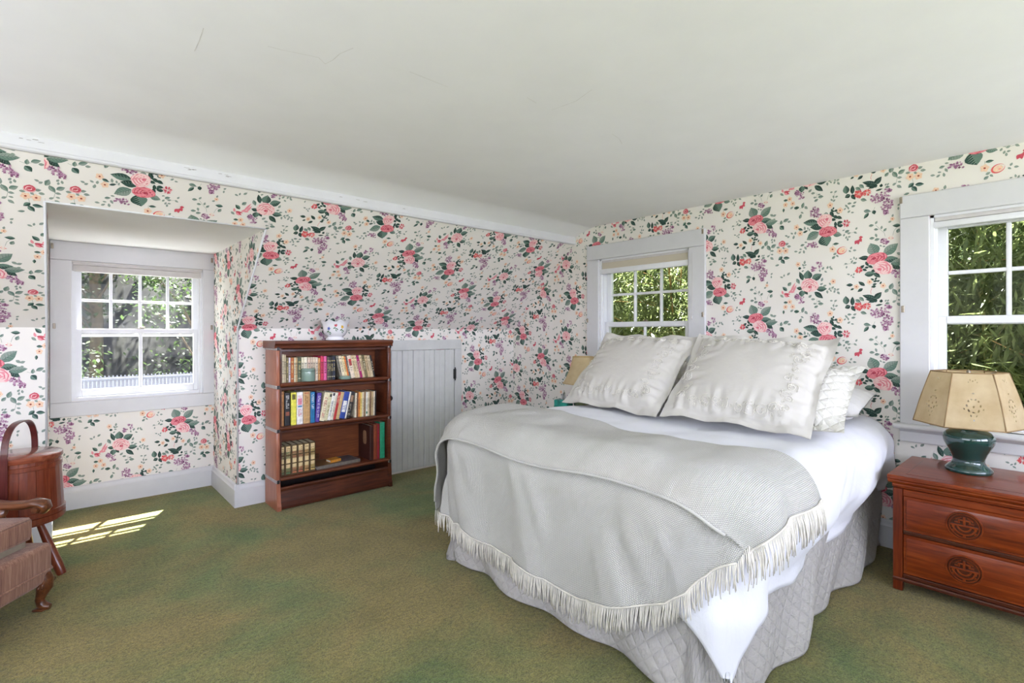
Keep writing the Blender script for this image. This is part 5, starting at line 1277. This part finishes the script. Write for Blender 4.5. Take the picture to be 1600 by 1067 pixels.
def hoop(z0, z1, r, nm='hoop'):
    bm = bmesh.new(); lathe(bm, [(r, z0), (r + .004, z0 + .002), (r + .0035, z1 - .002), (r - .0015, z1)], 48, cap=False); obj(nm, bm, M_CHERRY, fk, True, 40)
hoop(.276, .302, .1668); hoop(.304, .328, .1660); hoop(.532, .556, .1540)
bm = bmesh.new(); lathe(bm, [(0, .262), (.150, .262), (.152, .274), (.0, .274)], 40, cap=False); obj('bucket_bottom', bm, M_CHERRY, fk)
bm = bmesh.new(); lathe(bm, [(.0, .573), (.157, .573), (.160, .577), (.159, .596), (.154, .600), (.0, .601)], 56, cap=False); obj('bucket_lid', bm, M_CHERRYH, fk, True, 40)
ha = math.atan2(.95, .28)
hx, hy = math.cos(ha), math.sin(ha); bm = bmesh.new(); pts = []
R_ = .172
for k in range(33):
    t = math.pi * k / 32; c_, s_ = math.cos(t), math.sin(t)
    pts.append(Vector((hx * R_ * math.copysign(abs(c_) ** .75, c_), hy * R_ * math.copysign(abs(c_) ** .75, c_), .60 + .158 * s_ ** .85)))
pts = [Vector((pts[0].x, pts[0].y, .40)), Vector((pts[0].x, pts[0].y, .5))] + pts + [Vector((pts[-1].x, pts[-1].y, .5)), Vector((pts[-1].x, pts[-1].y, .40))]
side = Vector((-hy, hx, 0)); rings = []
for i, p in enumerate(pts):
    t = (pts[min(i + 1, len(pts) - 1)] - pts[max(i - 1, 0)]).normalized(); n = t.cross(side).normalized()
    rings.append([bm.verts.new(p + side * a * .013 + n * b * .0032) for a, b in ((-1, -1), (1, -1), (1, 1), (-1, 1))])
for p_, q_ in zip(rings, rings[1:]):
    for i in range(4): bm.faces.new((p_[i], p_[(i + 1) % 4], q_[(i + 1) % 4], q_[i]))
bm.faces.new(rings[0][::-1]); bm.faces.new(rings[-1]); obj('bentwood_handle', bm, wood('handle_wood', (66, 26, 26), (88, 38, 36), (110, 54, 48), axis=2, rough=.3, coat=.4), fk, True, 40)
fa = math.atan2(3.375 - FY, .022 - FX)
for k in range(3):
    a = fa + k * 2 * math.pi / 3; u = Vector((math.cos(a), math.sin(a), 0)); bm = bmesh.new()
    p0, p1 = u * .085 + Vector((0, 0, .266)), u * .197; pp = [p0 + (p1 - p0) * t for t in (0, .15, .35, .6, .8, .95, 1)]
    tube(bm, pp, [.013, .0155, .018, .0205, .0215, .020, .018], 14); obj('leg', bm, M_CHERRY, fk, True, 50)
tag(fk, 'round wooden sewing bucket with bentwood handle and splayed legs by the dormer', 'bucket')

# ------------------------------------------------------------------ armchair
def tweed():
    t = NT('brown_tweed'); v = t.coord('Object', (260, 260, 9)); n = t.noise(v, 1.0, 3, .7); v2 = t.coord('Object', (30, 30, 2)); n2 = t.noise(v2, 1.2, 3)
    c = t.ramp(t.math('ADD', t.math('MULTIPLY', n, .6), t.math('MULTIPLY', n2, .4)), [(.32, (104, 70, 58)), (.5, (142, 102, 84)), (.68, (172, 134, 112))]); return t.done(c, .9, t.bump(n, .4, .002), .15, sheen=.2)
M_TWEED = tweed(); M_WAL = wood('walnut', (52, 26, 14), (90, 50, 28), (128, 78, 44), axis=0, rough=.28, coat=.4)
ch = empty('armchair', (-.035, 3.0, 0), rad(-37.97))      # origin under the far front leg; x = forward, y = across (away from the camera)
Wc, Dc = .62, .66                                          # width along -y, depth along -x
def cushion(name, x0, x1, y0, y1, z0, z1, r, parent, crown=.0, piping=True):
    bm = bmesh.new(); box(bm, x0, x1, y0, y1, z0, z1, r, 4)
    if crown:
        bmesh.ops.subdivide_edges(bm, edges=[e for e in bm.edges if e.calc_length() > .1], cuts=5, use_grid_fill=True)
        for v in bm.verts:
            u, w = (v.co.x - x0) / (x1 - x0) * 2 - 1, (v.co.y - y0) / (y1 - y0) * 2 - 1
            if v.co.z > (z0 + z1) / 2: v.co.z += crown * (1 - u * u) * (1 - w * w)
    o = obj(name, bm, M_TWEED, parent, True, 60)
    if piping:
        bm = bmesh.new(); g = r * .3
        for z in (z0 + g, z1 - g): tube(bm, [(x0 + r, y0 + g, z), (x1 - r, y0 + g, z), (x1 - g, y0 + r, z), (x1 - g, y1 - r, z), (x1 - r, y1 - g, z), (x0 + r, y1 - g, z)], .0042, 6)
        obj('piping', bm, M_TWEED, o, True)
    return o
base = cushion('seat_base', -Dc, .018, -Wc - .02, .022, .115, .285, .022, ch, .0, False)
bm = bmesh.new(); tube(bm, [(-Dc, .026, .175), (.0, .026, .175), (.020, .010, .175), (.022, -.02, .175), (.022, -Wc + .02, .175)], .0045, 6); obj('piping', bm, M_TWEED, base, True)
cushion('seat_cushion', -Dc + .12, -.028, -Wc + .03, -.022, .315, .408, .018, ch, .022)
boxo('seat_deck', -Dc + .1, -.05, -Wc + .03, -.03, .27, .314, plain('deck_cloth', (150, 138, 120), .9), ch, .01)
cushion('backrest', -Dc - .06, -Dc + .10, -Wc, .0, .30, .98, .04, ch, 0, False)
def arm(y):
    bm = bmesh.new()
    path = [(-Dc + .06, .47), (-Dc + .25, .475), (-.26, .462), (-.16, .450), (-.08, .452), (-.035, .462), (-.005, .456), (.004, .438), (-.008, .424), (-.026, .424), (-.034, .434), (-.028, .444)]
    tube(bm, [(x, y, z) for x, z in path], [.026, .028, .028, .026, .025, .027, .026, .022, .018, .013, .009, .006], 12, flat=(1.25, .72))
    a_ = obj('arm', bm, M_WAL, ch, True, 60)
    bm = bmesh.new(); lathe(bm, [(.0, -.037), (.013, -.036), (.014, -.03), (.014, .03), (.013, .036), (.0, .037)], 18, cap=False); s_ = obj('arm_scroll', bm, M_WAL, a_, True, 40); s_.rotation_euler = (rad(90), 0, 0); s_.location = (-.018, y, .438)
    bm = bmesh.new(); tube(bm, [(-.17, y, .446), (-.185, y, .40), (-.165, y, .34), (-.15, y, .285)], [.024, .018, .02, .024], 10); obj('arm_post', bm, M_WAL, a_, True)
    pd = cushion('arm_pad', -Dc + .12, -.215, y - .034, y + .034, .484, .512, .012, ch, .010, False)
arm(.0); arm(-Wc)
def cab_leg(x, y, sx, sy):
    bm = bmesh.new(); d = Vector((sx, sy, 0)).normalized(); b = Vector((x, y, 0))
    pts = [b + d * .000 + Vector((0, 0, .150)), b + d * .012 + Vector((0, 0, .125)), b + d * .016 + Vector((0, 0, .100)), b + d * .004 + Vector((0, 0, .070)), b - d * .004 + Vector((0, 0, .045)), b + d * .002 + Vector((0, 0, .026)), b + d * .016 + Vector((0, 0, .013)), b + d * .034 + Vector((0, 0, .011))]
    tube(bm, pts, [.034, .034, .029, .021, .017, .018, .019, .012], 14); box(bm, b.x - .022, b.x + .022, b.y - .022, b.y + .022, .0, .010, .003, 1)
    l = obj('leg', bm, M_WAL, ch, True, 60)
    bm = bmesh.new(); o = Vector((-d.y, d.x, 0))
    for s in (-1, 1):     # carved scrolls of the knee
        for R0, off_ in ((.022, .016), (.015, .038)):
            c0 = b + d * (.030 - off_ * .25) + o * s * off_ + Vector((0, 0, .112 - off_ * .1)); p_ = []
            for k in range(19):
                t = k / 18; a = t * 9.0; r = R0 * (1 - .8 * t); p_.append(c0 + o * s * r * math.cos(a) + Vector((0, 0, r * math.sin(a))))
            tube(bm, p_, [.006 * (1 - .4 * k / 18) for k in range(19)], 6)
    obj('knee_carving', bm, M_WAL, l, True)
    return l
cab_leg(-.012, -.008, 1, .15); cab_leg(-.012, -Wc + .01, 1, -.15); cab_leg(-Dc + .03, -.01, -1, .3); cab_leg(-Dc + .03, -Wc + .01, -1, -.3)
tag(ch, 'brown tweed armchair with scrolled walnut arms and carved cabriole legs', 'armchair')

# ------------------------------------------------------------------ outside
GZ = -2.7
def leafmat(name, a, b, tr=.45):
    t = NT(name); oi = t.new('ObjectInfo'); v = t.coord('Object'); n = t.noise(v, 3.0, 3); n2 = t.noise(v, 40.0, 2)
    c = t.ramp(t.math('ADD', t.math('MULTIPLY', n, .5), t.math('MULTIPLY', n2, .5)), [(.35, a), (.65, b)])
    t.done(c, .5, None, .35)
    out = t.n['Material Output']; tl = t.new('BsdfTranslucent'); mx = t.new('MixShader'); mx.inputs[0].default_value = tr; t.link(c, tl.inputs[0]); t.link(t.b.outputs[0], mx.inputs[1]); t.link(tl.outputs[0], mx.inputs[2]); t.link(mx.outputs[0], out.inputs['Surface']); return t.m
M_BLEAF = leafmat('bamboo_leaf', (80, 96, 56), (132, 142, 90), .45); M_CULM = plain('bamboo_culm', (150, 146, 92), .45, .4, var=.2, scale=4); M_CULMO = plain('bamboo_culm_tan', (178, 140, 92), .45, .4, var=.2, scale=4); M_CULMG = plain('bamboo_culm_grey', (176, 178, 168), .5, .4, var=.1, scale=4)
M_TLEAF = leafmat('tree_leaf', (40, 58, 32), (80, 98, 54)); M_BARK = plain('bark', (96, 84, 70), .9, .1, var=.3, scale=14, bump=.01)
M_GROUND = plain('garden_ground', (84, 92, 52), .95, .1, var=.35, scale=2.5)
st(boxo('ground', -40, 45, -40, 45, GZ - .3, GZ, M_GROUND))
def leaf_cloud(name, seed, n, gen, size, aspect, m, parent, droop=.4):
    """n pointed leaves (two triangles each, folded on the midrib) at positions from gen(random)"""
    r = random.Random(seed); V = np.zeros((n, 4, 3), np.float32)
    for k in range(n):
        p = gen(r); L = size * r.uniform(.6, 1.3); a = r.random() * 6.283; e = r.uniform(-1.0, .35) - droop
        d = np.array([math.cos(a) * math.cos(e), math.sin(a) * math.cos(e), math.sin(e)]); w = np.array([-math.sin(a), math.cos(a), r.uniform(-.5, .5)]) * L * aspect
        V[k, 0] = p; V[k, 1] = p + d * L * .42 + w; V[k, 2] = p + d * L; V[k, 3] = p + d * L * .42 - w + np.array([0, 0, -.1 * L * aspect])
    me = bpy.data.meshes.new(name); me.vertices.add(n * 4); me.vertices.foreach_set('co', V.ravel())
    idx = np.arange(n)[:, None] * 4 + np.array([0, 1, 2, 0, 2, 3])[None]
    me.loops.add(n * 6); me.loops.foreach_set('vertex_index', idx.astype(np.int32).ravel())
    me.polygons.add(n * 2); me.polygons.foreach_set('loop_start', np.arange(0, n * 6, 3, dtype=np.int32)); me.update(calc_edges=True); me.materials.append(m)
    o = bpy.data.objects.new(name, me); COL.objects.link(o); o.parent = parent; tag(o, kind='stuff'); return o
def bamboo(seed, m):
    r = random.Random(seed); b = empty('bamboo_plant'); H = 5.2
    bend = (r.uniform(-.25, .25), r.uniform(-.25, .25)); bm = bmesh.new(); pts, rs = [], []
    for k in range(25):
        t = k / 24; pts.append((bend[0] * t * t * 1.5, bend[1] * t * t * 1.5, H * t)); rs.append(.021 * (1 - .6 * t))
    tube(bm, pts, rs, 8); cu = obj('culm', bm, m, b, True)
    bm = bmesh.new()
    for k in range(1, 24): lathe(bm, [(rs[k] * 1.0, -.008), (rs[k] * 1.22, 0), (rs[k] * 1.0, .008)], 8, pts[k], cap=False)
    obj('node_ring', bm, m, cu)
    tw = []
    for k in range(10, 25):
        for q in range(3):
            a = r.random() * 6.283; L = r.uniform(.35, .85); p = Vector(pts[k]); d = Vector((math.cos(a), math.sin(a), r.uniform(.1, .8))).normalized(); tw.append((p, d, L))
    bm = bmesh.new()
    for p, d, L in tw: tube(bm, [p, p + d * L * .5, p + d * L + Vector((0, 0, -.12 * L))], [.004, .003, .0015], 4, cap=False)
    obj('branch', bm, m, b)
    def gen(rr):
        p, d, L = tw[rr.randrange(len(tw))]; t = rr.uniform(.2, 1.0); q = p + d * L * t; return np.array([q.x + rr.gauss(0, .09), q.y + rr.gauss(0, .09), q.z - .10 * L * t * t + rr.gauss(0, .09)])
    leaf_cloud('foliage', seed, 4600, gen, .13, .085, M_BLEAF, b, .35)
    return b
protos = [bamboo(101, M_CULM), bamboo(102, M_CULMO), bamboo(103, M_CULMG)]
BL = ['olive-culmed leafy bamboo growing outside the gable windows', 'tan-culmed leafy bamboo growing outside the gable windows', 'grey-culmed leafy bamboo growing outside the gable windows']
r4 = random.Random(5); spots = []
for yy in np.arange(-2.3, 6.9, .48):
    for row in range(2):
        spots.append((XG + 1.55 + .75 * row + r4.uniform(-.22, .22), yy + r4.uniform(-.25, .25) + .14 * row))
used = [False] * 3
for k, (x, y) in enumerate(spots):
    i = k % 3 if k > 2 else k
    b = protos[i] if not used[i] else dup(protos[i]); used[i] = True
    b.location = (x, y, GZ); b.rotation_euler = (0, 0, r4.random() * 6.28); s = r4.uniform(.9, 1.08); b.scale = (s, s, s)
    tag(b, BL[i], 'bamboo', 'bamboo outside the gable windows')
def tree(seed, H, R, crown_z, nleaf, size=.12):
    r = random.Random(seed); t = empty('garden_tree'); bm = bmesh.new()
    tube(bm, [(0, 0, 0), (.05, .03, H * .3), (-.04, .08, H * .6), (.05, 0, H * .92)], [.16, .13, .09, .03], 10); tr_ = obj('trunk', bm, M_BARK, t, True)
    cl = []
    bm = bmesh.new()
    for k in range(26):
        a = r.random() * 6.283; z = crown_z + (H - crown_z) * r.random(); rr = R * math.sqrt(max(.08, 1 - ((z - (crown_z + H) / 2) / ((H - crown_z) * .6)) ** 2)) * r.uniform(.35, 1); c0 = Vector((rr * math.cos(a), rr * math.sin(a), z)); cl.append((c0, r.uniform(.35, .7)))
        tube(bm, [Vector((0, 0, z * .72)), c0 * .55 + Vector((0, 0, z * .36)), c0], [.035, .022, .008], 5, cap=False)
    obj('branch', bm, M_BARK, t)
    def gen(q):
        c0, s = cl[q.randrange(len(cl))]; return np.array([c0.x + q.gauss(0, s * .6), c0.y + q.gauss(0, s * .6), c0.z + q.gauss(0, s * .5)])
    leaf_cloud('foliage', seed, nleaf, gen, size, .28, M_TLEAF, t, .2); return t
t0 = tree(301, 8.0, 2.3, 2.0, 7000)
hg = tree(302, 6.6, 1.5, .6, 8000, .24)
for k, yy in enumerate(np.arange(-3.6, 9.2, 1.55)):
    t = hg if k == 0 else dup(hg); t.location = (XG + 4.3 + .3 * (k % 2), yy, GZ); t.rotation_euler = (0, 0, k * 2.1); tag(t, 'dense broad-leaved hedge tree standing right behind the bamboo', 'tree', 'hedge trees behind the bamboo')
TS = [((1.9, 9.6), .62), ((-.9, 9.0), .64), ((4.4, 10.2), .66), ((-3.4, 10.4), .7), ((.6, 13.4), .8), ((3.4, 14.4), .8), ((-2.4, 14.6), .8), ((5.6, 13.6), .8), ((2.0, 17.4), .85), ((5.0, 17.8), .85), ((-1.2, 17.6), .85)]  # those up on the bank were added to cast shade on it
for k, ((x, y), s) in enumerate(TS):
    t = t0 if k == 0 else dup(t0); t.location = (x, y, GZ + (max(0, 7.5 * ((y - 11) / 9) ** .8 - .35) if y > 11 else 0)); t.scale = (s, s, s); t.rotation_euler = (0, 0, k * 1.7)
    tag(t, 'leafy garden tree low in the garden beyond the dormer window' if y < 11 else 'leafy garden tree added to shade the wooded bank beyond the dormer window', 'tree', 'trees in the garden')
# wooded bank beyond the dormer and the ribbed panel below its window
bm = bmesh.new(); n1, n2 = 40, 20; vv = []
for i in range(n1 + 1):
    vv.append([])
    for j in range(n2 + 1):
        x = -9 + 20 * i / n1; t = j / n2; vv[-1].append(bm.verts.new((x, 11.0 + 9 * t + .5 * nz(x * .4, t * 3), GZ - .1 + 7.5 * t ** .8 + .35 * nz(x * .9, t * 6, 2))))
for i in range(n1):
    for j in range(n2): bm.faces.new((vv[i][j], vv[i + 1][j], vv[i + 1][j + 1], vv[i][j + 1]))
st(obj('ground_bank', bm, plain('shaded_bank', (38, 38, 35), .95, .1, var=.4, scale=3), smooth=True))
pn = empty('ribbed_panel', (.9, 6.1, 0)); M_RIB = plain('blue_grey_metal', (60, 64, 76), .6, .3, metal=.1)
boxo('panel_sheet', -2.2, 2.2, 0, .02, -.4, .775, M_RIB, pn); boxo('top_rail', -2.2, 2.2, -.03, .03, .745, .77, M_RIB, pn, .005, 1)
rib = None
for k in range(145):
    if rib is None: rib = boxo('rib', -.004, .004, -.008, 0, -.4, .79, plain('pale_rib', (80, 84, 98), .6), pn); o = rib
    else: o = rib.copy(); COL.objects.link(o); o.parent = pn
    o.location = (-2.18 + k * .03, 0, 0)
boxo('post', -2.2, -2.14, -.02, .04, GZ, -.4, M_RIB, pn); boxo('post', 2.14, 2.2, -.02, .04, GZ, -.4, M_RIB, pn)
tag(pn, 'blue-grey ribbed metal screen panel below the view from the dormer window', 'panel')
# dormer eave, which trims the patch of sun on the carpet
bm = bmesh.new(); box(bm, DX0 - .35, DX1 + .35, YD + TH + .002, YD + .36, 1.97, 2.04)
st(obj('trim_eave', bm, M_WHITE))
bm = bmesh.new(); box(bm, XG + TH + .002, XG + .62, YF - .8, YK + .3, 2.3, 2.38); box(bm, XL - .75, XG + TH, YF - .8, YF - TH - .002, 2.3, 2.38); box(bm, XL - .75, XL - TH - .002, YF - TH, YK, 2.3, 2.38); st(obj('overhang_light_block', bm, M_WHITE))  # unseen overhangs added to keep sun and sky light out of the windows
# roof closing the attic from above, so that daylight comes only through the windows
bm = bmesh.new(); box(bm, XL - .3, XG + TH + .001, YF - .3, 3.1, 2.36, 2.46); st(obj('roof', bm, plain('roof_shingle', (92, 90, 88), .9)))

# unseen main roof slope, added pale to bounce sunlight into the dormer
bm = bmesh.new(); ro = .21
def roof_piece(xa, xb, ya, yb): prism(bm, [(xa, ya, slope_z(ya) + ro), (xb, ya, slope_z(ya) + ro), (xb, yb, slope_z(yb) + ro), (xa, yb, slope_z(yb) + ro)], (0, 0, -.05))
roof_piece(DX0 - .12, DX1 + .12, YD + TH + .004, 5.75); roof_piece(XL - .3, DX0 - .125, YK + .06, 5.75); roof_piece(DX1 + .125, XG + TH, YK + .06, 5.75)
st(obj('roof_slope_bounce', bm, plain('pale_bounce_roof', (222, 219, 213), .9, .2, var=.12, scale=18)))
